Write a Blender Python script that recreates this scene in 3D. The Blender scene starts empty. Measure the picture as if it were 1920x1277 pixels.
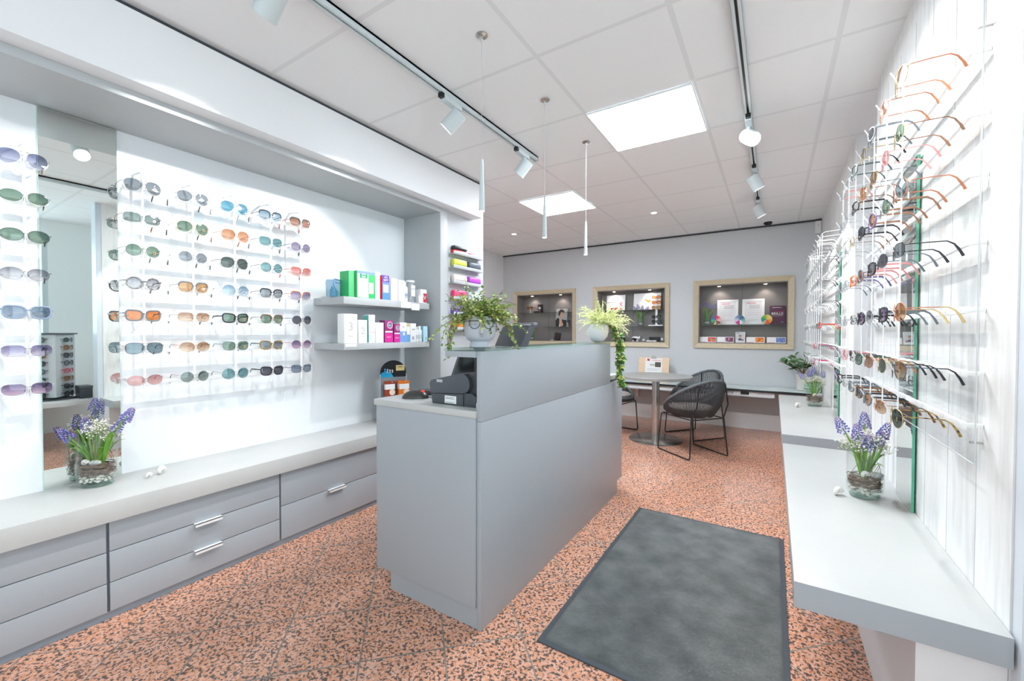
import bpy, bmesh, math, random
from mathutils import Vector, Matrix, Euler
R=math.radians; PI=math.pi
S=bpy.context.scene; COL=S.collection
rnd=random.Random(7)
H=2.616                                   # ceiling height
# ------------------------------------------------------------------ materials
def lin(c):
    return tuple((x/12.92 if x<=.04045 else ((x+.055)/1.055)**2.4) for x in [v/255. for v in c])
MATS={}
def mat(name,rgb,rough=.5,metal=0,emit=0,spec=.5,coat=0,alpha=1):
    if name in MATS: return MATS[name]
    m=bpy.data.materials.new(name); m.use_nodes=True
    b=m.node_tree.nodes['Principled BSDF']; c=lin(rgb)+(1,)
    b.inputs['Base Color'].default_value=c; b.inputs['Roughness'].default_value=rough
    b.inputs['Metallic'].default_value=metal; b.inputs['Specular IOR Level'].default_value=spec
    if coat: b.inputs['Coat Weight'].default_value=coat
    if emit:
        b.inputs['Emission Color'].default_value=c; b.inputs['Emission Strength'].default_value=emit
    MATS[name]=m; return m
def nodes(m): return m.node_tree.nodes, m.node_tree.links, m.node_tree.nodes['Principled BSDF']
def ramp(N,L,src,stops,interp='LINEAR'):
    r=N.new('ShaderNodeValToRGB'); e=r.color_ramp; e.interpolation=interp
    while len(e.elements)<len(stops): e.elements.new(.5)
    for el,(p,c) in zip(e.elements,stops): el.position=p; el.color=lin(c)+(1,)
    L.new(src,r.inputs[0]); return r.outputs[0]
def coords(N,L,scale=(1,1,1),rot=(0,0,0),loc=(0,0,0)):
    t=N.new('ShaderNodeTexCoord'); mp=N.new('ShaderNodeMapping')
    mp.inputs['Scale'].default_value=scale; mp.inputs['Rotation'].default_value=rot; mp.inputs['Location'].default_value=loc
    L.new(t.outputs['Object'],mp.inputs[0]); return mp.outputs[0]
def noisy(name,c1,c2,scale,rough=.5,stretch=(1,1,1),bump=0,detail=3,spec=.5,metal=0):
    if name in MATS: return MATS[name]
    m=mat(name,c1,rough,metal,spec=spec); N,L,b=nodes(m)
    n=N.new('ShaderNodeTexNoise'); n.inputs['Scale'].default_value=scale; n.inputs['Detail'].default_value=detail
    L.new(coords(N,L,stretch),n.inputs['Vector'])
    L.new(ramp(N,L,n.outputs['Fac'],[(.3,c1),(.7,c2)]),b.inputs['Base Color'])
    if bump:
        bp=N.new('ShaderNodeBump'); bp.inputs['Strength'].default_value=bump; bp.inputs['Distance'].default_value=.002
        L.new(n.outputs['Fac'],bp.inputs['Height']); L.new(bp.outputs[0],b.inputs['Normal'])
    return m
def thin_glass(name,tint,gloss=.08,trans=1.0,rough=0.,body=None,bodyf=0.,grad=None,fres=.55):
    """clear or tinted sheet: transparent + fresnel reflection (+ a little body colour)"""
    if name in MATS: return MATS[name]
    m=bpy.data.materials.new(name); m.use_nodes=True; N=m.node_tree.nodes; L=m.node_tree.links; N.clear()
    out=N.new('ShaderNodeOutputMaterial'); tr=N.new('ShaderNodeBsdfTransparent'); gl=N.new('ShaderNodeBsdfGlossy')
    sq=lambda c: tuple(math.sqrt(v) for v in lin(c))      # two surfaces per sheet
    tr.inputs[0].default_value=sq(tint)+(1,); gl.inputs['Roughness'].default_value=rough
    if grad:
        tc=N.new('ShaderNodeTexCoord'); sx=N.new('ShaderNodeSeparateXYZ'); L.new(tc.outputs['Generated'],sx.inputs[0])
        r=N.new('ShaderNodeValToRGB'); e=r.color_ramp; L.new(sx.outputs['Z'],r.inputs[0])
        for el,(p,c) in zip(e.elements,((.1,grad),(.85,tint))): el.position=p; el.color=sq(c)+(1,)
        L.new(r.outputs[0],tr.inputs[0])
    base=tr.outputs[0]
    if body:
        df=N.new('ShaderNodeBsdfDiffuse'); df.inputs[0].default_value=lin(body)+(1,)
        mx=N.new('ShaderNodeMixShader'); mx.inputs[0].default_value=bodyf*.5
        L.new(base,mx.inputs[1]); L.new(df.outputs[0],mx.inputs[2]); base=mx.outputs[0]
    lw=N.new('ShaderNodeLayerWeight'); lw.inputs[0].default_value=.5
    pw=N.new('ShaderNodeMath'); pw.operation='POWER'; pw.inputs[1].default_value=4.; L.new(lw.outputs['Facing'],pw.inputs[0])
    ad=N.new('ShaderNodeMath'); ad.operation='MULTIPLY_ADD'; ad.inputs[1].default_value=fres; ad.inputs[2].default_value=gloss*.5; ad.use_clamp=True
    L.new(pw.outputs[0],ad.inputs[0])
    mx=N.new('ShaderNodeMixShader'); L.new(ad.outputs[0],mx.inputs[0]); L.new(base,mx.inputs[1]); L.new(gl.outputs[0],mx.inputs[2])
    L.new(mx.outputs[0],out.inputs[0]); MATS[name]=m; return m

WHITE=mat('white_paint',(238,239,240),.6)
WHITEB=mat('fascia_white',(236,237,239),.55)
BACKP=mat('grey_white_paint',(208,211,214),.65)
LAM=mat('grey_laminate',(172,178,184),.42,spec=.4)
LAMT=noisy('light_grey_worktop',(193,194,193),(203,203,201),3.2,.32,(1,1,1),0,4,.45)
LAMD=mat('grey_soffit_laminate',(184,188,190),.4,spec=.4)
DARK=mat('dark_gap',(62,66,72),.7)
BLACK=mat('black_plastic',(30,31,33),.35)
ANTH=mat('anthracite_plastic',(70,74,80),.42)
STEEL=mat('brushed_steel',(196,194,190),.26,1)
CHROME=mat('chrome',(225,226,228),.1,1)
ALU=mat('white_aluminium',(203,212,214),.35)
HANDLE=mat('satin_white_handle',(240,240,240),.25)
ACR=thin_glass('clear_acrylic',(244,248,248),.1,body=(255,255,255),bodyf=.12)
ACRW=mat('frosted_white_acrylic',(246,248,248),.3)
GLASS=thin_glass('clear_glass',(236,246,243),.07)
GLASSE=thin_glass('green_edged_glass',(200,226,216),.1,body=(120,190,165),bodyf=.12)
GEDGE2=mat('pale_glass_edge',(190,216,206),.2); GEDGE=mat('green_glass_edge',(84,176,142),.15)
MIRROR=mat('mirror_silver',(236,242,239),.01,1)
PAPER=mat('white_paper',(240,240,240),.6)
OAK=noisy('light_oak',(196,180,150),(214,200,172),30,.5,(1,12,1),.1,3)
TAUPE=mat('taupe_back_panel',(128,124,122),.55)
CORK=noisy('light_wood_board',(226,196,160),(236,210,178),20,.5,(10,1,1))
def boards():
    m=mat('whitewashed_boards',(236,236,235),.45); N,L,b=nodes(m)
    n=N.new('ShaderNodeTexNoise'); n.inputs['Scale'].default_value=4; n.inputs['Detail'].default_value=5
    L.new(coords(N,L,(6,6,.7)),n.inputs['Vector'])
    L.new(ramp(N,L,n.outputs['Fac'],[(.3,(222,222,221)),(.55,(241,241,240)),(.8,(233,233,232))]),b.inputs['Base Color']); return m
BOARD=boards()
def granite():
    m=mat('polished_red_granite',(210,140,110),.09); N,L,b=nodes(m)
    v=coords(N,L)
    n=N.new('ShaderNodeTexNoise'); n.inputs['Scale'].default_value=82; n.inputs['Detail'].default_value=2.5; n.inputs['Roughness'].default_value=.55; L.new(v,n.inputs['Vector'])
    vo=N.new('ShaderNodeTexVoronoi'); vo.inputs['Scale'].default_value=105; L.new(v,vo.inputs['Vector'])
    sp=N.new('ShaderNodeSeparateXYZ'); L.new(vo.outputs['Color'],sp.inputs[0])
    mixn=N.new('ShaderNodeMath'); mixn.operation='MULTIPLY_ADD'; mixn.inputs[1].default_value=.22; L.new(sp.outputs[0],mixn.inputs[0]); L.new(n.outputs['Fac'],mixn.inputs[2])
    body=ramp(N,L,sp.outputs[1],[(0,(214,146,110)),(.35,(228,162,130)),(.7,(234,178,154)),(1,(216,170,150))])
    k=ramp(N,L,mixn.outputs[0],[(.53,(0,0,0)),(.585,(255,255,255))])
    mx=N.new('ShaderNodeMix'); mx.data_type='RGBA'; L.new(k,mx.inputs['Factor'])
    mx.inputs['A'].default_value=lin((100,86,80))+(1,); L.new(body,mx.inputs['B'])
    # diagonal tile joints
    sx=N.new('ShaderNodeSeparateXYZ'); L.new(v,sx.inputs[0])
    def joint(a,op,off,p):
        q=N.new('ShaderNodeMath'); q.operation=op; L.new(sx.outputs['X' if op=='ADD' else 'Y'],q.inputs[0]); L.new(sx.outputs['Y' if op=='ADD' else 'X'],q.inputs[1])
        r=N.new('ShaderNodeMath'); r.operation='SUBTRACT'; r.inputs[1].default_value=off; L.new(q.outputs[0],r.inputs[0])
        d=N.new('ShaderNodeMath'); d.operation='PINGPONG'; d.inputs[1].default_value=p/2; L.new(r.outputs[0],d.inputs[0])
        g=N.new('ShaderNodeMath'); g.operation='LESS_THAN'; g.inputs[1].default_value=.0042; L.new(d.outputs[0],g.inputs[0]); return g.outputs[0]
    mm=N.new('ShaderNodeMath'); mm.operation='MAXIMUM'
    L.new(joint(0,'ADD',-.75,.446),mm.inputs[0]); L.new(joint(0,'SUBTRACT',2.757,.446),mm.inputs[1])
    m2=N.new('ShaderNodeMix'); m2.data_type='RGBA'; L.new(mm.outputs[0],m2.inputs['Factor']); L.new(mx.outputs['Result'],m2.inputs['A'])
    m2.inputs['B'].default_value=lin((128,122,116))+(1,); L.new(m2.outputs['Result'],b.inputs['Base Color'])
    rr=N.new('ShaderNodeMath'); rr.operation='MULTIPLY_ADD'; rr.inputs[1].default_value=.4; rr.inputs[2].default_value=.11; L.new(mm.outputs[0],rr.inputs[0]); L.new(rr.outputs[0],b.inputs['Roughness'])
    return m
GRANITE=granite()
def ceilmat():
    m=mat('ceiling_tiles',(238,239,240),.8); N,L,b=nodes(m); v=coords(N,L)
    sx=N.new('ShaderNodeSeparateXYZ'); L.new(v,sx.inputs[0]); o=[]
    for ax,off in (('X',-.385),('Y',2.46)):
        r=N.new('ShaderNodeMath'); r.operation='SUBTRACT'; r.inputs[1].default_value=off; L.new(sx.outputs[ax],r.inputs[0])
        d=N.new('ShaderNodeMath'); d.operation='PINGPONG'; d.inputs[1].default_value=.3135; L.new(r.outputs[0],d.inputs[0])
        g=N.new('ShaderNodeMath'); g.operation='LESS_THAN'; g.inputs[1].default_value=.0115; L.new(d.outputs[0],g.inputs[0]); o.append(g.outputs[0])
    mm=N.new('ShaderNodeMath'); mm.operation='MAXIMUM'; L.new(o[0],mm.inputs[0]); L.new(o[1],mm.inputs[1])
    m2=N.new('ShaderNodeMix'); m2.data_type='RGBA'; L.new(mm.outputs[0],m2.inputs['Factor'])
    m2.inputs['A'].default_value=lin((238,239,240))+(1,); m2.inputs['B'].default_value=lin((226,227,228))+(1,); L.new(m2.outputs['Result'],b.inputs['Base Color'])
    return m
CEIL=ceilmat()
# ------------------------------------------------------------------ mesh builder
class MB:
    def __init__(s): s.v=[]; s.f=[]; s.m=[]
    def add(s,v,f,mi=0):
        o=len(s.v); s.v+= [tuple(p) for p in v]; s.f+=[tuple(i+o for i in q) for q in f]; s.m+=[mi]*len(f); return s
    def box(s,x0,x1,y0,y1,z0,z1,mi=0):
        return s.add([(x0,y0,z0),(x1,y0,z0),(x1,y1,z0),(x0,y1,z0),(x0,y0,z1),(x1,y0,z1),(x1,y1,z1),(x0,y1,z1)],
          [(0,3,2,1),(4,5,6,7),(0,1,5,4),(1,2,6,5),(2,3,7,6),(3,0,4,7)],mi)
    def cbox(s,c,d,mi=0):
        return s.box(c[0]-d[0]/2,c[0]+d[0]/2,c[1]-d[1]/2,c[1]+d[1]/2,c[2]-d[2]/2,c[2]+d[2]/2,mi)
    def tube(s,path,r,n=8,mi=0,cap=True,closed=False,flat=1.):
        P=[Vector(p) for p in path]; k=len(P); rs=r if isinstance(r,(list,tuple)) else [r]*k
        v=[]; up=None
        for i,p in enumerate(P):
            if closed: t=P[(i+1)%k]-P[i-1]
            else: t=P[min(i+1,k-1)]-P[max(i-1,0)]
            if t.length<1e-9: t=Vector((0,0,1))
            t.normalize()
            if up is None:
                up=Vector((0,0,1)) if abs(t.z)<.9 else Vector((0,1,0))
            a=up.cross(t)
            if a.length<1e-4: a=Vector((1,0,0)).cross(t)
            a.normalize(); u=t.cross(a); up=u
            for j in range(n):
                q=2*PI*j/n; v.append(p+a*math.cos(q)*rs[i]*flat+u*math.sin(q)*rs[i])
        f=[]
        for i in range(k if closed else k-1):
            i2=(i+1)%k
            for j in range(n):
                j2=(j+1)%n; f.append((i*n+j,i*n+j2,i2*n+j2,i2*n+j))
        if cap and not closed: f.append(tuple(range(n-1,-1,-1))); f.append(tuple((k-1)*n+j for j in range(n)))
        return s.add(v,f,mi)
    def cyl(s,a,b,r,n=16,mi=0): return s.tube([a,b],r,n,mi)
    def lathe(s,prof,n=28,c=(0,0,0),mi=0,sx=1,sy=1,cap=True):
        v=[];f=[]; k=len(prof)
        for (r,z) in prof:
            for j in range(n): a=2*PI*j/n; v.append((c[0]+r*sx*math.cos(a),c[1]+r*sy*math.sin(a),c[2]+z))
        for i in range(k-1):
            for j in range(n): j2=(j+1)%n; f.append((i*n+j,i*n+j2,(i+1)*n+j2,(i+1)*n+j))
        if cap: f.append(tuple(range(n-1,-1,-1))); f.append(tuple((k-1)*n+j for j in range(n)))
        return s.add(v,f,mi)
    def prism(s,poly,ax,a0,a1,mi=0):
        """poly: 2D points in the two other axes (in xyz order), extruded along axis ax"""
        def P(q,a): l=list(q); l.insert(ax,a); return tuple(l)
        n=len(poly); v=[P(q,a0) for q in poly]+[P(q,a1) for q in poly]
        f=[tuple(range(n-1,-1,-1)),tuple(range(n,2*n))]+[(i,(i+1)%n,n+(i+1)%n,n+i) for i in range(n)]
        return s.add(v,f,mi)
    def ball(s,c,r,nu=10,nv=6,mi=0):
        if not isinstance(r,(tuple,list)): r=(r,r,r)
        v=[(c[0],c[1],c[2]-r[2])]; f=[]
        for i in range(1,nv):
            p=-PI/2+PI*i/nv
            for j in range(nu): a=2*PI*j/nu; v.append((c[0]+r[0]*math.cos(p)*math.cos(a),c[1]+r[1]*math.cos(p)*math.sin(a),c[2]+r[2]*math.sin(p)))
        v.append((c[0],c[1],c[2]+r[2])); e=len(v)-1
        for j in range(nu):
            f.append((0,1+(j+1)%nu,1+j)); f.append((e,e-nu+j,e-nu+(j+1)%nu))
        for i in range(nv-2):
            for j in range(nu): o=1+i*nu; f.append((o+j,o+(j+1)%nu,o+nu+(j+1)%nu,o+nu+j))
        return s.add(v,f,mi)
    def leaf(s,p,d,up,L,W,mi=0,bend=.25):
        p=Vector(p); d=Vector(d).normalized(); side=d.cross(Vector(up))
        if side.length<1e-3: side=d.cross(Vector((1,0,.3)))
        side.normalize(); n=side.cross(d)
        q=lambda t,w,h: p+d*L*t+side*W*w+n*L*h
        return s.add([q(0,0,0),q(.35,-.5,.02+bend*.1),q(.35,0,-.06+bend*.1),q(.35,.5,.02+bend*.1),q(.75,-.32,-bend*.12),q(.75,0,-.05-bend*.12),q(.75,.32,-bend*.12),q(1,0,-bend*.5)],
          [(0,2,1),(0,3,2),(1,2,5,4),(2,3,6,5),(4,5,7),(5,6,7)],mi)
    def xf(s,mtx,i0=0): s.v[i0:]=[tuple(mtx@Vector(p)) for p in s.v[i0:]]; return s
    def mesh(s,name,mats,bevel=0,smooth=None,weld=False):
        me=bpy.data.meshes.new(name); me.from_pydata(s.v,[],s.f)
        if not isinstance(mats,(list,tuple)): mats=[mats]
        for m in mats: me.materials.append(m)
        me.polygons.foreach_set('material_index',s.m)
        if bevel or weld:
            b=bmesh.new(); b.from_mesh(me)
            if weld: bmesh.ops.remove_doubles(b,verts=b.verts,dist=1e-5)
            if bevel: bmesh.ops.bevel(b,geom=[e for e in b.edges if e.is_manifold and e.calc_face_angle(0)>.5],offset=bevel,segments=2,affect='EDGES',profile=.6,clamp_overlap=True)
            b.to_mesh(me); b.free()
        if smooth or bevel:
            for p in me.polygons: p.use_smooth=True
            me.set_sharp_from_angle(angle=R(smooth or 40))
        me.update(); return me
    def build(s,name,mats,parent=None,loc=(0,0,0),rz=0,bevel=0,smooth=None,weld=False):
        o=bpy.data.objects.new(name,s.mesh(name,mats,bevel,smooth,weld)); COL.objects.link(o)
        o.location=loc; o.rotation_euler=(0,0,rz)
        if parent: o.parent=parent
        return o
def tag(o,label,cat,group=None,kind=None):
    o['label']=label; o['category']=cat
    if group: o['group']=group
    if kind: o['kind']=kind
    return o
def struct(o): o['kind']='structure'; return o
def thing(name,label,cat,loc=(0,0,0),rz=0,group=None):
    o=bpy.data.objects.new(name,None); COL.objects.link(o); o.empty_display_size=.02
    o.location=loc; o.rotation_euler=(0,0,rz); return tag(o,label,cat,group)
def text(parent,s,size,loc,rot,m,name='lettering',ax='CENTER',ext=.0004,sx=1):
    cu=bpy.data.curves.new('t','FONT'); cu.body=s; cu.size=size; cu.align_x=ax; cu.align_y='CENTER'; cu.extrude=ext; cu.resolution_u=2
    o=bpy.data.objects.new('t',cu); COL.objects.link(o); bpy.context.view_layer.update()
    me=bpy.data.meshes.new_from_object(o.evaluated_get(bpy.context.evaluated_depsgraph_get()))
    bpy.data.objects.remove(o); bpy.data.curves.remove(cu)
    me.transform(Matrix.Diagonal((sx,1,1,1))); me.materials.clear(); me.materials.append(m)
    t=bpy.data.objects.new(name,me); COL.objects.link(t); t.location=loc; t.rotation_euler=rot; t.parent=parent; return t
ORD=['first','second','third','fourth','fifth','sixth','seventh','eighth','ninth','tenth']
ROWN=['top row','second row','third row','fourth row','fifth row','sixth row','bottom row']
# ------------------------------------------------------------------ the room
B=lambda *a: MB().box(*a)
struct(B(-4.3,2.2,-1.9,6.5,-.1,0).build('floor',GRANITE))
struct(B(-4.3,2.2,-1.9,6.5,H,H+.12).build('ceiling',CEIL))
struct(B(-2.93,-2.81,-1.9,2.66,0,H).build('wall_left',mat('display_wall_white',(232,235,238),.6)))
struct(B(-4.1,-2.40,2.735,3.286,0,H).build('wall_left_pier',mat('pier_paint',(188,190,193),.6)))
struct(B(-4.22,-4.10,3.286,6.4,0,H).build('wall_left_rear',WHITE))
# soffit, frame around the display recess, fascia above
def trim(n,mb,m,**k): return struct(mb.build('trim_%d'%n,m,**k))
trim(1,B(-2.81,-2.38,-1.9,2.65,2.258,2.345),LAMD,bevel=.0015)
trim(2,B(-2.81,-2.38,2.65,2.735,0,2.345),LAMD,bevel=.0015)
trim(3,B(-2.81,-2.28,-1.9,3.105,2.297,2.592).box(-2.81,-2.38,-1.9,2.735,2.2965,2.297),WHITEB)
trim(4,B(-2.81,-2.297,-1.9,3.09,2.592,H),DARK)  # set-back strip above the fascia; shade of the shadow gap put into its colour
trim(5,B(-4.1,.476,6.205,6.225,2.596,2.612),DARK)  # dark strip painting the shadow gap between back wall and ceiling
# back wall with three openings
NX=[(-3.81,-2.76),(-2.34,-1.32),(-.878,.152)]; NZ0,NZ1=1.106,1.90
def backwall():
    m=MB(); xs=[-4.1]+[a for p in NX for a in p]+[.62]
    for i in range(0,len(xs)-1,2): m.box(xs[i],xs[i+1],6.225,6.36,0,H)
    for a,b in NX: m.box(a,b,6.225,6.36,0,NZ0).box(a,b,6.225,6.36,NZ1,H)
    return m
struct(backwall().build('wall_back',BACKP))
struct(B(-4.1,.62,6.213,6.225,0,.2).build('baseboard_back',WHITE))
# right side: two board-clad piers with an alcove between, shop-window bay in front
struct(B(.476,.60,1.436,3.06,0,H).build('wall_right',BOARD))
struct(B(.476,.62,3.765,6.225,0,H).build('wall_right_rear',BOARD))
struct(B(1.25,1.33,2.9,3.95,0,H).build('wall_right_alcove',mat('alcove_paint',(222,228,236),.6)))
struct(B(.6,1.25,2.94,3.06,0,H).box(.62,1.25,3.765,3.885,0,H).build('wall_right_returns',WHITE))
struct(B(.480,.62,1.39,1.4355,0,H).build('trim_6',mat('window_jamb',(214,222,230),.4)))
struct(B(1.95,2.05,-1.9,-1.5,0,H).box(1.95,2.05,1.3,2.94,0,H).box(1.95,2.05,-1.5,1.3,0,.5).box(1.95,2.05,-1.5,1.3,2.45,H).build('wall_right_bay',mat('bay_paint',(240,243,242),.6)))
for i,y in enumerate((1.64,1.86,2.09,2.31,2.55,2.79)):       # plank joints
    trim(7+i,B(.4752,.478,y-.0015,y+.0015,.544,2.5),mat('joint_grey',(206,205,203),.7))
# shop front behind the camera: wall with a wide window
struct(B(-2.93,-2.6,-1.9,-1.78,0,H).box(1.75,2.05,-1.9,-1.78,0,H).box(-2.6,1.75,-1.9,-1.78,0,.25).box(-2.6,1.75,-1.9,-1.78,2.45,H).build('wall_front',WHITE))
wf=struct(B(-2.6,1.75,-1.87,-1.81,.25,.30).box(-2.6,1.75,-1.87,-1.81,2.40,2.45).box(-2.6,-2.55,-1.87,-1.81,.3,2.4).box(1.70,1.75,-1.87,-1.81,.3,2.4).box(-.45,-.40,-1.87,-1.81,.3,2.4).build('window_1',ALU))
MB().box(-2.55,1.70,-1.845,-1.839,.3,2.4).build('pane',GLASS,wf)
wf=struct(B(1.97,2.03,-1.5,1.3,.5,.55).box(1.97,2.03,-1.5,1.3,2.40,2.45).box(1.97,2.03,-1.5,-1.45,.55,2.4).box(1.97,2.03,1.25,1.3,.55,2.4).build('window_2',ALU))
MB().box(1.997,2.003,-1.45,1.25,.55,2.4).build('pane',GLASS,wf)
# platform of the shop window bay
tag(MB().prism([(.62,1.43),(1.94,1.43),(1.94,-.6),(.62,-.6)],2,.47,.52).build('window_platform',LAMT,bevel=.002),'grey display platform in the shop window bay, seen in the wall mirror','platform')
# ------------------------------------------------------------------ ceiling things
LED=mat('led_diffuser',(238,247,255),.5,emit=27)
PG='square ceiling light panels'
def panel(x0,y0,label):
    t=thing('ceiling_panel_light',label,'ceiling light',(x0+.3135,y0+.3135,H),group=PG)
    a=.3135-.012
    MB().box(-a,a,-a,a,-.010,-.004).build('diffuser',LED,t)
    MB().box(-a-.006,a+.006,-a-.006,-a,-.013,-.001).box(-a-.006,a+.006,a,a+.006,-.013,-.001).box(-a-.006,-a,-a,a,-.013,-.001).box(a,a+.006,-a,a,-.013,-.001).build('frame',WHITE,t)
panel(-1.012,2.46,'larger-looking square ceiling light panel beside the right-hand track')
panel(-2.266,3.714,'square ceiling light panel farther back, behind the hanging pendants')
SPOTL=mat('lamp_face',(255,252,246),.4,emit=9)
for x,y,l in [(-3.05,4.9,'small recessed downlight at far left of the ceiling'),(-1.164,4.873,'small recessed downlight in the middle of the rear ceiling')]:
    t=thing('ceiling_downlight',l,'ceiling light',(x,y,H),group='recessed downlights')
    MB().lathe([(.04,-.001),(.042,-.006),(.032,-.008)],20).build('trim_ring',WHITE,t,smooth=40)
    MB().lathe([(.03,-.0085),(.03,-.0095)],16).build('lamp_face',SPOTL,t)
# tracks
def track(x,y0,y1,label):
    t=thing('lighting_track',label,'lighting track',(x,y0,H),group='ceiling lighting tracks')
    L=y1-y0
    MB().box(-.018,-.006,0,L,-.034,-.001).box(.006,.018,0,L,-.034,-.001).box(-.018,.018,0,L,-.012,-.001).build('rail',ALU,t)
    MB().box(-.006,.006,.002,L-.002,-.020,-.012).build('contact_slot',BLACK,t)
    MB().box(-.0185,.0185,L,L+.012,-.035,-.001).build('end_cap',mat('cap_grey',(170,174,176),.4),t)
track(-1.585,-1.0,2.86,'white lighting track on the left of the ceiling with spotlights over the sunglasses')
track(-.145,-1.0,5.5,'white lighting track on the right of the ceiling, running far back')
def track_spot(x,y,aim,label,power,cone=70,col=(1,.985,.96),blend=.35,group='track spotlights'):
    t=thing('track_spotlight',label,'spotlight',(x,y,H-.034),group=group)
    MB().box(-.019,.019,-.075,.075,-.034,-.001).build('adapter',ALU,t,bevel=.002)
    MB().box(-.014,.014,-.097,-.0755,-.024,.003).build('locking_tab',BLACK,t)
    d=(Vector(aim)-Vector((x,y,H-.12))).normalized()
    q=d.to_track_quat('-Z','Y').to_matrix().to_4x4()
    off=Vector((0,.03,-.095))
    mm=Matrix.Translation(off)@q
    MB().tube([(0,.03,-.03),(0,.03,-.06)],.012,12).build('swivel_stem',ALU,t,smooth=40)
    r=.045; Lh=.12
    MB().lathe([(.006,.045),(r-.004,.045),(r,.041),(r,-Lh+.045),(r-.004,-Lh+.045),(r-.006,-Lh+.058),(.01,-Lh+.058)],28).xf(mm).build('lamp_head',ALU,t,smooth=40)
    MB().lathe([(r-.007,-Lh+.0595),(r-.007,-Lh+.0575)],20).xf(mm).build('lamp_face',SPOTL,t)
    if power:
        ld=bpy.data.lights.new('spot_lamp','SPOT'); ld.energy=power; ld.spot_size=R(cone); ld.spot_blend=blend; ld.color=col; ld.shadow_soft_size=.012
        lo=bpy.data.objects.new('spot_lamp',ld); COL.objects.link(lo); lo.parent=t
        lo.matrix_local=Matrix.Translation(off+d*(Lh-.045+.006))@q
# ------------------------------------------------------------------ eyewear
LT={'smoke':((128,138,146),(150,158,164)),'green':((92,124,104),(128,156,136)),'greygreen':((112,132,128),(146,162,156)),'bluemirror':((84,156,186),(120,180,200)),
'brown':((150,112,84),(176,140,110)),'browngrad':((170,120,80),(236,214,190)),'orange':((226,120,52),(240,150,70)),'amber':((196,140,78),(216,166,110)),'purplegrad':((128,114,160),(226,220,236)),
'bluegrad':((126,160,184),(222,234,240)),'teal':((92,146,152),(130,176,178)),'pink':((214,150,150),(238,200,196)),'redgrad':((226,104,96),(246,206,200)),'rust':((160,92,72),(226,180,160)),
'navygrad':((104,112,150),(200,206,222)),'dark':((72,74,88),(96,98,112)),'purple':((140,124,156),(180,168,190)),'violet':((106,86,132),(222,190,214)),'clear':((250,252,252),(250,252,252)),
'greygrad':((134,134,142),(222,222,226)),'blue':((116,134,156),(150,166,184)),'copper':((196,128,84),(228,182,150)),'steelblue':((112,140,152),(140,164,174)),'deep':((60,76,70),(84,98,92))}
def lensm(k):
    a,b=[tuple(int(v+(255-v)*.16) for v in c) for c in LT[k]]
    if k=='clear': return thin_glass('lens_clear',a,.1)
    return thin_glass('lens_'+k,a,.11,body=a,bodyf=.07,grad=b)
def havana(n,c1,c2): return noisy('temple_'+n,c1,c2,90,.25,(1,1,1),0,2)
FM={'silver':mat('frame_silver',(196,198,202),.25,1),'gold':mat('frame_gold',(214,184,128),.25,1),'gunmetal':mat('frame_gunmetal',(92,96,104),.3,1),'copper':mat('frame_copper',(206,142,108),.28,1),
'black':mat('frame_black',(40,42,46),.25),'grey':mat('frame_grey',(112,120,128),.35),'havana':havana('havana',(60,40,28),(168,112,58)),'greyhavana':havana('grey_havana',(66,66,68),(176,176,178)),
'yellowhavana':havana('yellow_havana',(52,42,34),(206,168,78)),'orange':mat('frame_orange',(198,124,88),.25),'red':mat('frame_red',(214,70,70),.25),'clearblue':mat('frame_translucent_blue',(140,158,180),.15),
'purple':mat('frame_purple',(112,102,150),.3),'green':mat('frame_green',(70,98,88),.25),'brown':mat('frame_brown',(150,110,84),.3),'white':mat('frame_white',(232,232,234),.3),'pink':mat('frame_pink',(222,150,150),.3),
'crystal':thin_glass('frame_crystal',(240,242,244),.12,body=(240,240,244),bodyf=.25),'tangerine':mat('frame_tangerine',(226,110,50),.25),'magenta':mat('frame_magenta',(206,40,96),.3),'lime':mat('frame_lime',(176,190,120),.3),'steelgreen':mat('frame_steel_green',(92,116,116),.3)}
def outline(st,n=26):
    W,Hh,N,P=dict(aviator=(.0285,.0255,2.3,0),round=(.0245,.0245,2.05,0),wayf=(.0265,.0225,2.8,.004),rect=(.0285,.0205,3.2,.001),oval=(.0285,.0225,2.15,.002),
      club=(.0255,.0225,2.6,.003),bigr=(.0275,.0270,2.1,0),pilot=(.030,.0230,2.9,.002))[st]
    o=[]
    for i in range(n):
        t=2*PI*i/n; c,s=math.cos(t),math.sin(t)
        x=W*math.copysign(abs(c)**(2/N),c); z=Hh*math.copysign(abs(s)**(2/N),s)
        if st in('aviator','pilot') and s<0: x=x*(1+.16*s)+(-s)*.004; z*=1.12
        if st in('wayf','club'): x*=1+.07*s; z+=P*max(0,c)*max(0,s+.3)
        o.append((x,z))
    return o
GC={}
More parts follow.
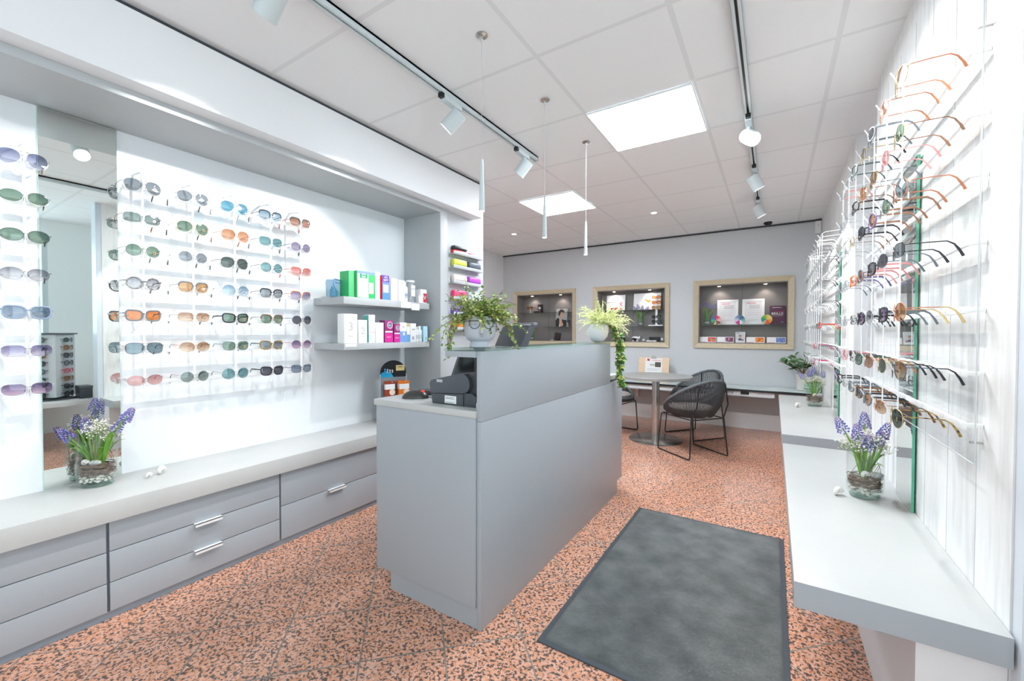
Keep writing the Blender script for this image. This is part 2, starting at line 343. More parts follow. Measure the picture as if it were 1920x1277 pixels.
def glasses_meshes(st,fr,le,tp,rim,sticker,scale=1.):
    key=(st,fr,le,tp,rim,sticker)
    if key in GC: return GC[key]
    d=.0335 if st not in('bigr','aviator','pilot','rect') else .0355
    Y=lambda x,z: 3.1*x*x+1.2*z*z                      # face-form curve
    res={}; o=outline(st); n=len(o)
    def ring(sg,k=1.,dy=0.): return [Vector((sg*(d+x*k),Y(d+x*k,z*k)+dy,z*k)) for x,z in o]
    for nm,sg in(('lens',1),('lens2',-1)):
        m=MB(); v=[];f=[]
        for dy in(0,.0016):
            b=len(v); v.append(Vector((sg*d,Y(d,0)+dy,0)))
            for k in(.5,1.): v+=ring(sg,k,dy)
            for j in range(n):
                j2=(j+1)%n; f.append((b,b+1+j,b+1+j2) if (sg<0)^(dy>0) else (b,b+1+j2,b+1+j))
                q=(b+1+j,b+1+n+j,b+1+n+j2,b+1+j2); f.append(q if (sg<0)^(dy>0) else q[::-1])
        v2=len(v)//2; f+=[(1+n+j,1+n+(j+1)%n,v2+1+n+(j+1)%n,v2+1+n+j) for j in range(n)]
        m.add(v,f); res[nm]=m.mesh('lens',lensm(le),smooth=60)
    r={'metal':.0010,'plastic':.0026,'none':.0005,'club':.0008}[rim]
    m=MB(); w=max(x for x,z in o); ti=max(z for x,z in o)
    for sg in(1,-1):
        m.tube(ring(sg,1.,.0008),r,6,0,closed=True,flat=1.25 if rim=='plastic' else 1)
        if rim=='club':
            top=[p for p,(x,z) in zip(ring(sg,1.02,.0008),o) if z>-.001]; k=o[0:n//2+1]
            m.tube([Vector((sg*(d+x*1.02),Y(d+x,z)+.0005,z*1.02+.001)) for x,z in k],.0031,6)
        xe=sg*(d+w); ye=Y(d+w,.008)
        m.tube([(xe-sg*.001,ye,.009),(xe+sg*.004,ye+.002,.010),(xe+sg*.006,ye+.008,.010)],max(r*1.2,.0012),6)
        m.tube([(sg*.011,.001,.0),(sg*.0085,.007,-.004)],.0005,5); m.ball((sg*.0085,.0085,-.006),(.0016,.0022,.004),6,5)
    xi=d-w
    m.tube([(-xi-.001,.001,.006),(-xi*.5,-.0005,.0085),(xi*.5,-.0005,.0085),(xi+.001,.001,.006)],max(r,.0011)*(1.2 if rim=='plastic' else 1),6)
    if st in('aviator','pilot'): m.tube([(-xi-.008,.001,ti*.86),(0,0,ti*.92),(xi+.008,.001,ti*.86)],.0009,6)
    res['frame']=m.mesh('frame',FM[fr],smooth=60)
    for nm,sg in(('temple',1),('temple2',-1)):
        x0=sg*(d+w+.006); y0=Y(d+w,.008)+.008; tr=.0014 if rim!='plastic' else .0032; L=.098-y0
        P=[(x0,y0,.010),(x0*1.01,y0+L*.5,.0105),(x0*.99,y0+L,.0098),(x0*.965,y0+L+.014,.001),(x0*.94,y0+L+.025,-.016),(x0*.915,y0+L+.033,-.033)]
        m=MB(); m.tube(P[:4],[tr,tr*1.25,tr,tr],6,0,flat=.6); m.tube([Vector(P[1]).lerp(Vector(P[2]),.55),Vector(P[2])]+P[3:],[tr*1.1,tr*1.3,.0024,.0033,.0037],6,1,flat=.6)
        res[nm]=m.mesh('temple',[FM[fr] if tp in('black','silver','gold','copper') and rim!='plastic' else FM[tp],FM[tp]],smooth=60)
    if sticker:
        m=MB(); c=(d+.006,Y(d+.006,-.006)-.0007,-.004); m.tube([c,(c[0],c[1]-.0003,c[2])],.0062,16); m.tube([(c[0],c[1]-.0003,c[2]),(c[0],c[1]-.0005,c[2])],.003,10,1)
        res['sticker']=m.mesh('lens_sticker',[PAPER if sticker=='w' else mat('sticker_gold',(190,160,110),.4), mat('sticker_print_pink',(220,120,140),.5) if sticker=='w' else mat('sticker_dark',(66,46,40),.5)])
    GC[key]=res; return res
TAGM=MB().box(-.0005,.0005,-.006,.006,-.020,0).box(-.0003,.0003,-.0004,.0004,0,.012).mesh('price_tag',PAPER)
NAMED={}
def glasses(spec,loc,rz,label,group,ptag=False,tilt=0,sc=1.):
    st,fr,le,tp,rim,sk=spec[:6]; g=glasses_meshes(st,fr,le,tp,rim,sk)
    cat='eyeglasses' if le=='clear' else 'sunglasses'
    t=thing(cat,label,cat,loc,rz,group); t.rotation_euler=(tilt,0,rz); t.scale=(sc,sc,sc)
    for k,nm in(('frame','frame'),('lens','lens'),('lens2','lens'),('temple','temple'),('temple2','temple'),('sticker','lens_sticker')):
        if k in g:
            o=bpy.data.objects.new(nm,g[k]); COL.objects.link(o); o.parent=t
    if ptag:
        o=bpy.data.objects.new('price_tag',TAGM); COL.objects.link(o); o.parent=t; o.location=(.030,.024,-.012); o.rotation_euler=(0,0,1.1)
        o['label']='white paper price tag'
    return t
# spec: style, frame, lens, temple-tip, rim, sticker, description
G=lambda st,fr,le,tp,rim,sk,de:(st,fr,le,tp,rim,sk,de)
LEFT=[[ # column left of mirror
G('aviator','silver','navygrad','brown','metal','','blue gradient aviator sunglasses'),G('oval','silver','green','havana','metal','','silver-rimmed oval green sunglasses'),
G('oval','gunmetal','green','black','metal','','dark-rimmed oval green sunglasses'),G('oval','gunmetal','greygrad','black','none','','rimless grey gradient sunglasses'),
G('wayf','clearblue','blue','clearblue','plastic','','translucent blue plastic sunglasses'),G('rect','silver','purplegrad','black','none','','rimless lilac rectangular sunglasses'),G('rect','silver','violet','black','metal','','silver-framed violet gradient sunglasses')],
[G('aviator','silver','smoke','black','metal','w','grey aviator sunglasses with white sticker'),G('rect','gunmetal','greygreen','havana','none','w','grey-green rimless sunglasses, tortoiseshell temples'),
G('round','gunmetal','green','steelgreen','metal','d','round green sunglasses with dark sticker'),G('round','greyhavana','greygrad','greyhavana','plastic','','grey speckled plastic-framed sunglasses'),
G('wayf','grey','orange','grey','plastic','','orange mirrored sunglasses, grey frame'),G('pilot','gunmetal','steelblue','gunmetal','metal','','dark double-bridge sunglasses, steel-blue lenses'),G('oval','silver','pink','pink','none','','rimless pink-lensed sunglasses')],
[G('aviator','silver','smoke','black','metal','','thin silver grey aviator sunglasses'),G('aviator','gold','green','black','metal','d','green aviator sunglasses with dark sticker'),
G('round','silver','smoke','black','metal','','round grey silver-rimmed sunglasses'),G('club','grey','amber','grey','club','w','grey browline sunglasses, amber lenses'),
G('rect','silver','browngrad','black','none','','rimless rectangular brown gradient sunglasses'),G('oval','gold','browngrad','brown','none','','rimless oval brown gradient sunglasses'),G('round','silver','greygreen','black','none','','rimless round grey-green sunglasses')],
[G('aviator','silver','bluemirror','silver','metal','','blue mirrored aviator sunglasses'),G('aviator','copper','copper','copper','metal','','rose-brown aviator sunglasses'),
G('aviator','gunmetal','deep','black','metal','','dark green aviator sunglasses'),G('bigr','silver','bluegrad','black','none','','large round pale blue sunglasses'),
G('wayf','black','green','black','plastic','d','black-framed green sunglasses with sticker'),G('wayf','grey','green','black','metal','d','grey-framed green sunglasses with sticker'),G('bigr','silver','teal','black','none','','large round teal-lensed sunglasses')],
[G('club','gunmetal','bluegrad','black','club','','blue-grey browline gradient sunglasses'),G('wayf','steelgreen','teal','black','metal','','teal-lensed thin dark-framed sunglasses'),
G('round','black','teal','black','metal','','round teal sunglasses, black rims'),G('club','black','smoke','black','club','','black browline sunglasses, grey lenses'),
G('club','havana','green','havana','club','d','tortoiseshell browline sunglasses, green lenses'),G('wayf','yellowhavana','smoke','grey','plastic','','yellow tortoiseshell sunglasses, grey lenses'),G('wayf','black','dark','black','plastic','','black square-framed sunglasses')],
[G('club','green','rust','red','club','','dark browline sunglasses, rust gradient lenses'),G('round','purple','purple','black','metal','','round purple gradient sunglasses'),
G('wayf','orange','redgrad','red','metal','','orange-red framed red gradient sunglasses'),G('club','orange','purplegrad','black','club','','orange browline sunglasses, lilac gradient lenses'),
G('round','gunmetal','dark','black','metal','','round dark-lensed gunmetal sunglasses'),G('round','magenta','violet','silver','none','','rimless pink and purple sunglasses'),G('wayf','gunmetal','blue','black','metal','','slate-blue gunmetal-framed sunglasses')]]
LY=[.397,.785,.998,1.205,1.412,1.606]
LZ=[1.972,1.810,1.649,1.487,1.326,1.164,1.002]     # lens-centre heights
GL='sunglasses on the left wall display'
CN=['column left of wall mirror']+['%s column right of wall mirror'%ORD[i] for i in range(4)]+['last column beside shelves']
XL=-2.665
for c,y in enumerate(LY):
    for r,z in enumerate(LZ):
        s=LEFT[c][r]
        glasses(s,(XL+rnd.uniform(-.003,.003),y+rnd.uniform(-.003,.003),z),PI/2+rnd.uniform(-.03,.03),'%s, %s, %s'%(s[6],ROWN[r],CN[c]),GL,sc=1.12)
ACRB=thin_glass('translucent_bar',(250,252,252),.08,body=(255,255,255),bodyf=.9)
def rack(name,label,ys,zs,xr,xb,sgn,zt,zbot,y0,y1,xw,gap=.0):
    """rods with nose pegs in front, long temple bars behind; sgn = direction of the wall (+1 / -1 in x)"""
    t=thing(name,label,'eyewear rack',(xr,ys[0],zbot)); M0=Matrix.Translation((-xr,-ys[0],-zbot))
    for y in ys:
        m=MB().tube([(xr,y,zbot),(xr,y,zt),(xr+sgn*.02,y,zt+.012),(xw-sgn*.003,y,zt+.02)],.0019 if sgn>0 else .0052,8)
        ro=m.xf(M0).build('rod',ACRW,t,smooth=50)
        for z in zs:
            p=MB().tube([(xr,y,z-.024),(xr-sgn*.004,y,z-.016),(xr-sgn*.03,y,z+.032)],.0019 if sgn>0 else .0026,6).xf(M0).build('nose_peg',ACRW,ro,smooth=50)
    for z in zs:
        hb=.009
        b=MB().box(xb-.005,xb+.005,y0,y1,z-hb,z+hb) if sgn>0 else MB().box(xb-.004,xb+.004,y0,y1,z-.026,z-.004)
        for y in ys:
            for k in(-.062,.062): (b.box(xb-.006,xb+.006,y+k-.006,y+k+.006,z-.002,z+.0105) if sgn>0 else b.box(xb-.02,xb+.02,y+k-.004,y+k+.004,z-.006,z-.003))
        for yy in (y0+.015,y1-.015): b.box(min(xb,xw-sgn*.001),max(xb,xw-sgn*.001),yy-.004,yy+.004,z-.006,z+.006)
        b.xf(M0).build('temple_bar',ACRW if sgn>0 else ACRB,t,bevel=.001)
    return t
for nm,ys,y0,y1,l in(('a',LY[:1],.30,.452,'white rod rack for sunglasses left of the wall mirror'),('b',LY[1:],.725,1.70,'white rod rack for sunglasses between wall mirror and product shelves')):
    t=rack('eyewear_rack',l,ys,LZ,-2.682,-2.715,-1,2.035,.935,y0,y1,-2.81)
# ---- near right display
NR=[
[G('aviator','gold','browngrad','orange','metal','','gold aviator sunglasses, pale brown lenses'),G('round','copper','copper','copper','metal','','rose-copper round sunglasses'),G('oval','grey','smoke','grey','plastic','','grey plastic cat-eye sunglasses'),G('round','gold','greygrad','black','metal','','gold round grey gradient sunglasses'),G('rect','steelgreen','clear','steelgreen','plastic','','dark green plastic eyeglasses'),G('round','crystal','clear','crystal','plastic','','crystal round eyeglasses'),G('oval','crystal','clear','pink','plastic','','pale crystal oval eyeglasses')],
[G('round','gold','green','brown','metal','d','gold round green sunglasses with sticker'),G('round','pink','pink','pink','metal','','thin pink-lensed round sunglasses'),G('oval','yellowhavana','brown','grey','metal','','gold and brown oval sunglasses'),G('aviator','gold','copper','brown','metal','','large copper aviator sunglasses'),G('rect','black','clear','black','plastic','','black rectangular eyeglasses'),G('round','crystal','clear','crystal','plastic','','clear round eyeglasses'),G('rect','silver','clear','silver','metal','','thin silver eyeglasses')],
[G('aviator','copper','steelblue','orange','metal','','copper aviator sunglasses, blue-grey lenses'),G('round','crystal','green','brown','plastic','d','crystal-framed round green sunglasses'),G('bigr','purple','copper','brown','plastic','','purple-rimmed copper-lensed sunglasses'),G('rect','black','dark','black','plastic','','black angular sunglasses'),G('round','gold','clear','brown','metal','','thin gold round eyeglasses'),G('oval','silver','clear','silver','metal','','silver oval eyeglasses'),G('rect','crystal','clear','crystal','plastic','','crystal rectangular eyeglasses')],
[G('rect','black','smoke','black','metal','','black wire-framed square sunglasses'),G('oval','gunmetal','dark','grey','metal','','dark oval sunglasses, grey temples'),G('wayf','black','smoke','pink','plastic','','black plastic sunglasses, pink temples'),G('round','grey','rust','pink','plastic','','grey round sunglasses, rust lenses'),G('oval','tangerine','clear','purple','plastic','','orange-framed eyeglasses'),G('round','crystal','clear','crystal','plastic','','clear round-rimmed eyeglasses'),G('rect','grey','clear','grey','metal','','grey metal eyeglasses')],
[G('bigr','copper','copper','gold','metal','','large copper gradient sunglasses'),G('wayf','black','violet','grey','plastic','','big black violet-lensed sunglasses'),G('round','silver','greygrad','black','metal','','silver round grey gradient sunglasses'),G('round','black','violet','black','plastic','','round black violet-lensed sunglasses'),G('rect','black','clear','black','metal','','thin black-rimmed eyeglasses'),G('round','silver','clear','silver','metal','','thin silver round eyeglasses'),G('rect','crystal','clear','crystal','plastic','','transparent rectangular eyeglasses')],
[G('aviator','gunmetal','browngrad','black','metal','d','gunmetal aviator sunglasses, brown-to-clear lenses'),G('round','gold','deep','black','metal','','gold-rimmed dark green sunglasses'),G('oval','copper','brown','copper','metal','','copper-rimmed brown sunglasses'),G('wayf','green','green','green','plastic','d','green plastic sunglasses with sticker'),G('wayf','black','clear','black','club','','half-rim black eyeglasses'),G('round','pink','clear','pink','plastic','','pale pink round eyeglasses'),G('round','crystal','clear','crystal','plastic','','clear plastic round eyeglasses')],
[G('aviator','gold','deep','yellowhavana','metal','d','gold dark green aviator sunglasses'),G('rect','copper','browngrad','havana','metal','d','copper square brown gradient sunglasses'),G('round','grey','copper','black','plastic','','grey-framed copper-lensed sunglasses'),G('wayf','havana','blue','havana','plastic','','tortoiseshell blue-lensed sunglasses'),G('rect','grey','clear','grey','plastic','','grey rectangular eyeglasses'),G('oval','silver','clear','grey','metal','','thin silver oval eyeglasses'),G('wayf','black','clear','black','plastic','','black-framed clear eyeglasses')]]
RY=[1.668+.208*k for k in range(7)]
RZ=[1.99,1.825,1.665,1.485,1.305,1.135,.995]
XR=.303
CNR=['nearest column','second column from front','third column from front','fourth column from front','fifth column from front','sixth column from front','farthest column']
for r,z in enumerate(RZ):
    for c,y in enumerate(RY):
        s=NR[r][c]
        glasses(s,(XR+rnd.uniform(-.004,.004),y+rnd.uniform(-.004,.004),z),-PI/2+rnd.uniform(-.05,.05),'%s, %s, %s of right display'%(s[6],ROWN[r],CNR[c]),'eyewear on the near right display',ptag=(r+c)%3!=1 and c<5)
rack('eyewear_rack','white rod rack for eyewear on the near right board wall',RY,RZ,.318,.436,1,2.03,.93,1.585,3.0,.476)
t=thing('acrylic_back_panel','large clear acrylic panel behind the near right eyewear rack','acrylic panel',(.449,2.3,.90)); CLR=thin_glass('panel_acrylic',(253,254,254),.03,fres=.12)
MB().box(-.0015,.0015,-.74,.74,0,1.2).build('sheet',CLR,t); MB().box(-.0016,.0016,-.742,-.74,0,1.2).box(-.0016,.0016,-.74,.74,-.002,0).build('polished_edge',mat('panel_edge',(214,220,222),.2),t)
for y in(-.7,.7):
    for z in(.05,1.15): MB().cyl((.0016,y,z),(.0265,y,z),.003,10).build('standoff',STEEL,t)
FY=[4.09+.207*k for k in range(9)]
FS=[G('round','crystal','clear','crystal','plastic','','clear crystal eyeglasses'),G('rect','silver','clear','silver','metal','','thin silver eyeglasses'),G('oval','silver','clear','white','none','','rimless eyeglasses'),G('rect','white','clear','white','plastic','','white-framed eyeglasses'),G('rect','gunmetal','clear','black','metal','','thin dark-framed eyeglasses')]
for r,z in enumerate(RZ):
    for c,y in enumerate(FY):
        s=FS[(r*5+c*3+r*c)%4]
        if (r,c)==(4,1): s=G('rect','steelgreen','clear','lime','plastic','','dark green eyeglasses with lime temples')
        if (r,c) in((1,0),(2,1),(5,0),(3,0)): s=FS[4]
        if (r,c)==(4,0): s=G('oval','red','clear','red','plastic','','small red eyeglasses')
        if (r,c) in((5,2),(6,2)): s=G('oval','magenta','clear','magenta','plastic','','eyeglasses with magenta temples')
        cn='nearest column' if c==0 else ('farthest column' if c==8 else '%s column from front'%ORD[c])
        glasses(s,(XR,y,z),-PI/2,'%s, %s, %s of rear right display'%(s[6],ROWN[r],cn),'eyewear on the rear right display')
rack('eyewear_rack','white rod rack for eyewear on the rear right board wall',FY,RZ,.318,.436,1,2.03,.93,3.98,5.85,.476)
# ---- mirrors
def mirror(x0,x1,y0,y1,z0,z1,label,face):
    t=thing('wall_mirror',label,'mirror',((x0+x1)/2,(y0+y1)/2,z0)); T=Matrix.Translation(-t.location)
    MB().box(x0,x1,y0,y1,z0,z1).xf(T).build('glass_body',GEDGE2 if face>0 else GEDGE,t)
    a=x0-.0006 if face<0 else x1+.0006
    MB().box(min(a,a+face*-.0004),max(a,a+face*-.0004),y0+.002,y1-.002,z0+.002,z1-.002).xf(T).build('mirror_face',MIRROR,t)
mirror(-2.81,-2.802,.455,.724,.52,2.256,'tall narrow frameless mirror between sunglasses columns on left wall',1)
mirror(.462,.470,2.19,2.43,.544,1.93,'tall mirror on the near right board wall behind the eyewear',-1)
mirror(.462,.470,4.40,4.66,.544,1.93,'tall mirror on the rear right board wall behind the eyewear',-1)
# ---- rotating stand in the bay, visible only through the wall mirror
t=thing('eyewear_carousel','grey rotating sunglasses stand in the shop window, seen in mirror','display stand',(.98,1.13,.52),rz=2.3)
MB().lathe([(.20,0),(.20,.012),(.14,.02),(.03,.03)],32).build('base_disc',ANTH,t,smooth=40)
MB().box(-.14,.14,-.14,.14,.03,.70).build('panel_core',mat('carousel_grey',(196,202,206),.5),t,bevel=.01)
MB().box(-.155,.155,-.155,.155,.70,.715).build('top_cap',ANTH,t)
for s,(dx,dy,rr) in enumerate([(0,1,PI),(1,0,PI/2),(-1,0,-PI/2),(0,-1,0)]):
    for r in range(8):
        sp=[('wayf','black','dark','black','plastic',''),('round','black','smoke','black','plastic',''),('oval','gunmetal','deep','black','metal',''),('wayf','havana','brown','havana','plastic','')][(r*3+s)%4]
        if (s,r)==(1,3): sp=('oval','magenta','pink','magenta','plastic','')
        p=Matrix.Rotation(2.3,4,'Z')@Vector((dx*.175,dy*.175,0))
        glasses(sp,(.98+p.x,1.13+p.y,.58+.083*r),2.3+rr,'sunglasses on the rotating window stand, %s tier from bottom, side %s'%(ORD[r],['facing the wall mirror','towards the street','towards the shop','away from the mirror'][s]),'sunglasses on the rotating stand',sc=1.1)
t=thing('storage_box','dark grey box on the window platform, seen in the mirror','box',(.86,1.365,.52))
MB().box(-.09,.09,-.05,.05,0,.11).build('body',ANTH,t,bevel=.003); MB().box(-.093,.093,-.053,.053,.11,.135).build('lid',mat('box_lid',(96,100,104),.5),t,bevel=.003)
# ------------------------------------------------------------------ left base cabinets
tag(MB().box(-2.81,-2.385,-1.7,2.65,.432,.52).build('worktop',[LAMT],bevel=.0015),'long light grey worktop under the left sunglasses wall','worktop')
def cabinet(y0,y1,fronts,handles,label):
    t=thing('drawer_cabinet',label,'cabinet',(-2.6,(y0+y1)/2,0),group='grey drawer cabinets under the worktop'); T=Matrix.Translation(-t.location)
    MB().box(-2.81,-2.432,y0+.001,y1-.001,.0,.431).xf(T).build('carcass',mat('carcass_blue_grey',(150,160,172),.5),t)  # carcass in one even blue-grey
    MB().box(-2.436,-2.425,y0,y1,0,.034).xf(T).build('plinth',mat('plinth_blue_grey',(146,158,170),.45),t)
    for i,(z0,z1) in enumerate(fronts):
        d=MB().box(-2.431,-2.41,y0+.005,y1-.005,z0+.002,z1-.002).xf(T).build('drawer_front',LAM,t,bevel=.001)
        if i in handles:
            a,b=handles[i]
            MB().box(-2.412,-2.388,a,b,z1-.002,z1+.0015).box(-2.391,-2.388,a,b,z1-.014,z1+.0015).xf(T).build('handle',HANDLE,d)
F3=[(.036,.162),(.162,.297),(.297,.43)]
cabinet(-.16,.574,F3,{},'grey cabinet with three drawer fronts, leftmost under the worktop')
cabinet(.574,1.311,F3,{0:(.885,1.004),1:(.886,1.005)},'grey cabinet with two white handles, middle one under the worktop')
cabinet(1.311,2.05,[(.036,.232),(.232,.43)],{0:(1.615,1.735)},'grey cabinet with one white handle, nearest the sales counter')
cabinet(2.05,2.64,[(.036,.232),(.232,.43)],{},'grey drawer cabinet at the far end, mostly hidden by the counter')
cabinet(-.9,-.16,F3,{},'grey drawer cabinet at the near end of the worktop, beside the shop front')
# ------------------------------------------------------------------ product shelves
def shelf(z0,z1,label,tags):
    t=thing('wall_shelf',label,'shelf',(-2.64,2.19,z0)); T=Matrix.Translation(-t.location)
    MB().box(-2.81,-2.466,1.78,2.605,z0,z1).xf(T).build('board',LAMD,t,bevel=.0015)
    for (a,b,d,e) in tags: MB().box(-2.466,-2.4645,a,b,z1+e+d,z1+.003+d).xf(T).build('price_label',PAPER,t)
    return t
shelf(1.440,1.490,'upper thick grey wall shelf with contact lens products',[(2.29,2.395,-.006,-.045),(2.40,2.49,-.014,-.05)])
shelf(1.124,1.168,'lower thick grey wall shelf with contact lens products',[(1.79,1.88,-.006,-.017)])
SHU,SHL=1.4905,1.1685
def carton(label,y0,y1,d,h,z,cols,x1=-2.50,cat='box',bands=(),side=None,lid=None,name='carton',group=None):
    """cardboard box, front to the room; bands: (z0,z1,colour,y0f,y1f) printed areas on the front"""
    w=y1-y0; t=thing(name,label,cat,(x1-d/2,(y0+y1)/2,z),group=group)
    MB().box(-d/2,d/2,-w/2,w/2,0,h).build('body',[mat('card_%d_%d_%d'%cols,cols,.45)],t,bevel=.0012)
    for k,(a,b,c,f0,f1) in enumerate(bands):
        MB().box(d/2,d/2+.0003+.00015*k,-w/2+w*f0,-w/2+w*f1,a*h,b*h).build('print',mat('ink_%d_%d_%d'%c,c,.45),t)
    if side: MB().box(-d/2+.003,d/2-.003,-w/2-.0005,-w/2,.004,h-.004).build('side_print',mat('ink_%d_%d_%d'%side,side,.45),t)
    return t
RT=(PI/2,0,PI/2)     # text facing +x
def lab(t,s,sz,x,y,z,c,sx=1,nm='lettering'): return text(t,s,sz,(x,y,z),RT,mat('ink_%d_%d_%d'%c,c,.45),nm,sx=sx)
GRN=(62,190,110); WHI=(244,244,244); PUR=(104,72,168); BLU=(112,166,222); MAG=(214,40,150); VIO=(142,40,110); RED=(214,44,62); TEA=(86,176,166); GRY=(150,154,160); SKY=(178,216,230)
PK='lens care products on the upper shelf'; PL='lens care products on the lower shelf'
# upper shelf, left to right
t=thing('travel_pouch','blue-edged clear zip pouch of bottles, left end of upper shelf','pouch',(-2.60,1.74+.06,SHU),rz=.45,group=PK)
MB().prism([(-.055,0),(.055,0),(.062,.10),(.05,.118),(-.05,.118),(-.062,.10)],0,-.028,.028).build('pouch_body',thin_glass('pouch_film',(190,214,232),.1,body=(120,160,200),bodyf=.35),t)
MB().tube([(.03,-.058,.004),(.03,-.062,.10),(.03,-.05,.12),(.03,.05,.12),(.03,.062,.10),(.03,.058,.004)],.004,6).build('blue_piping',mat('ink_86_136_196',(86,136,196),.4),t)
for k,(y,h) in enumerate([(-.03,.07),(0,.085),(.03,.06)]): MB().lathe([(.012,.003),(.012,h*.75),(.005,h*.8),(.005,h)],12,(0,y,0)).build('bottle',mat('pouch_bottle_teal',(120,180,186),.3),t)
lab(t,'lab+lens',.022,.0285,0,.098,(60,110,180))
t=carton('green lens solution box with plain striped face, left of upper shelf',1.845,1.890,.10,.185,SHU,(96,196,132),x1=-2.50,side=GRN,group=PK)
t=carton('large green and white lens solution box, centre-left on upper shelf',1.897,2.052,.085,.19,SHU,GRN,x1=-2.478,bands=[(.02,.98,WHI,.02,.62),(.74,.93,(40,166,110),.14,.56),(.18,.6,(238,248,240),.66,.9),(.9,.99,(140,160,210),.02,.98)],side=(96,196,132),group=PK)
lab(t,'OPTI\nFREE',.017,.0435,-.023,.158,WHI); lab(t,'OPTI-FREE',.011,.0435,-.03,.115,GRY)
for y,h in((.038,.07),(.056,.055)): MB().box(.0430,.0436,y-.007,y+.007,.04,.04+h).build('bottle_print',mat('ink_210_236_220',(210,236,220),.5),t)
t=carton('white box with red top edge beside the purple carton, upper shelf',2.058,2.10,.10,.20,SHU,(246,244,244),x1=-2.482,bands=[(.72,.735,RED,0,1),(.3,.32,GRY,.7,.8)],group=PK); lab(t,'OPTI',.013,.0505,0,.165,(200,204,208))
t=carton('purple and blue peroxide solution carton on upper shelf',2.122,2.185,.06,.185,SHU,(116,148,206),x1=-2.48,bands=[(.72,.99,PUR,0,1),(.30,.62,(196,224,240),.12,.9),(.02,.26,(84,146,206),0,1)],side=RED,group=PK)
lab(t,'AO\nSEPT',.022,.0308,0,.158,WHI)
t=carton('tall plain white carton, left one of the two on upper shelf',2.205,2.272,.07,.17,SHU,WHI,x1=-2.48,bands=[(.80,.84,(206,208,212),.1,.9),(.86,.9,(206,208,212),.1,.9)],group=PK)
t=carton('plain white carton, right one of the two on upper shelf',2.280,2.345,.07,.165,SHU,(240,240,241),x1=-2.48,bands=[(.84,.88,(206,208,212),.15,.85)],group=PK)
def bottle(label,y,x,r,h,z,col,group,cap=WHI,lb=None,name='bottle'):
    t=thing(name,label,'bottle',(x,y,z),group=group)
    MB().lathe([(r*.9,0),(r,.004),(r,h*.68),(r*.85,h*.76),(r*.45,h*.80),(r*.45,h*.82)],20).build('body',mat('card_%d_%d_%d'%col,col,.35),t,smooth=40)
    MB().lathe([(r*.55,h*.80),(r*.55,h*.97),(r*.45,h)],16).build('cap',mat('card_%d_%d_%d'%cap,cap,.35),t,smooth=40)
    if lb: MB().lathe([(r+.0005,h*.2),(r+.0005,h*.45)],20,cap=False).build('label_band',mat('ink_%d_%d_%d'%lb,lb,.5),t,smooth=40)
    return t
t=bottle('short white capped bottle before the tall cylinder, upper shelf',2.372,-2.52,.030,.16,SHU,WHI,PK,lb=(190,198,214)); lab(t,'Sauflon',.012,.031,0,.055,(90,96,150))
t=thing('cylinder_pack','tall clear cylinder pack with white label, upper shelf','pack',(-2.53,2.45,SHU),group=PK)
MB().lathe([(.034,0),(.034,.165)],24).build('tube_body',thin_glass('pack_film',(226,232,236),.1,body=(238,240,242),bodyf=.55),t,smooth=40); MB().lathe([(.036,.165),(.036,.178),(.03,.182)],24).build('lid',WHITE,t,smooth=40)
MB().box(.0335,.0345,-.022,.022,.05,.14).build('label_sheet',PAPER,t); lab(t,'lens 55',.013,.0352,0,.11,(90,96,150))
t=carton('small white and red box at right end of upper shelf',2.525,2.595,.06,.115,SHU,WHI,x1=-2.485,bands=[(.05,.72,RED,.42,1)],group=PK); lab(t,'V',.05,.0308,.012,.045,WHI)
bottle('tiny white dropper bottle beside the red box, upper shelf',2.512,-2.49,.012,.07,SHU,WHI,PK)
# lower shelf
t=carton('tall white box printed with a large 3, left of lower shelf',1.80,1.905,.075,.205,SHL,WHI,x1=-2.49,bands=[(.84,.9,(222,224,226),.05,.95)],group=PL); lab(t,'3',.085,.038,.0,.115,(186,190,196)); lab(t,'monats',.011,.038,.0,.05,GRY)
t=carton('white box printed with a large 2 on lower shelf',1.912,1.985,.07,.165,SHL,(240,241,242),x1=-2.485,bands=[(.82,.88,(222,224,226),.05,.95)],group=PL); lab(t,'2',.07,.0355,.0,.085,(186,190,196))
t=carton('tall slim white box with grey-green stripes on lower shelf',2.0,2.055,.06,.205,SHL,WHI,x1=-2.485,bands=[(.37,.385,(224,120,130),0,1),(.05,.3,(206,228,226),.0,.5)],side=TEA,group=PL)
t=carton('low white box with faint wavy stripes on lower shelf',2.062,2.135,.06,.15,SHL,WHI,x1=-2.485,bands=[(.05,.8,(226,228,232),.2,.3),(.05,.6,(226,228,232),.5,.58)],group=PL)
def pink(y0,y1,h,label,x1):
    t=carton(label,y0,y1,.06,h,SHL,VIO,x1=x1,bands=[(.02,.42,MAG,0,1),(.45,.52,(240,230,240),.05,.95)],side=(92,40,90),group=PL)
    w=y1-y0; o=Matrix.Translation((.0303,w*.1,h*.78))
    MB().tube([(0,math.cos(a)*w*.30,math.sin(a)*w*.30) for a in [2*PI*i/20 for i in range(20)]],w*.07,5,closed=True).xf(o).build('ring_print',mat('ink_240_150_200',(240,150,200),.5),t)
    MB().tube([(-.0006,0,0),(.001,0,0)],w*.2,18).xf(o).build('disc_print',mat('ink_70_140_140',(70,140,140),.5),t)
    lab(t,'all in',.013,.0312,w*.1,h*.78,WHI); lab(t,'MULTI',.014,.031,0,h*.24,(250,200,225))
pink(2.142,2.222,.168,'tall magenta and violet lens solution box on lower shelf',-2.48)
pink(2.228,2.288,.142,'shorter magenta lens solution box in front on lower shelf',-2.475)
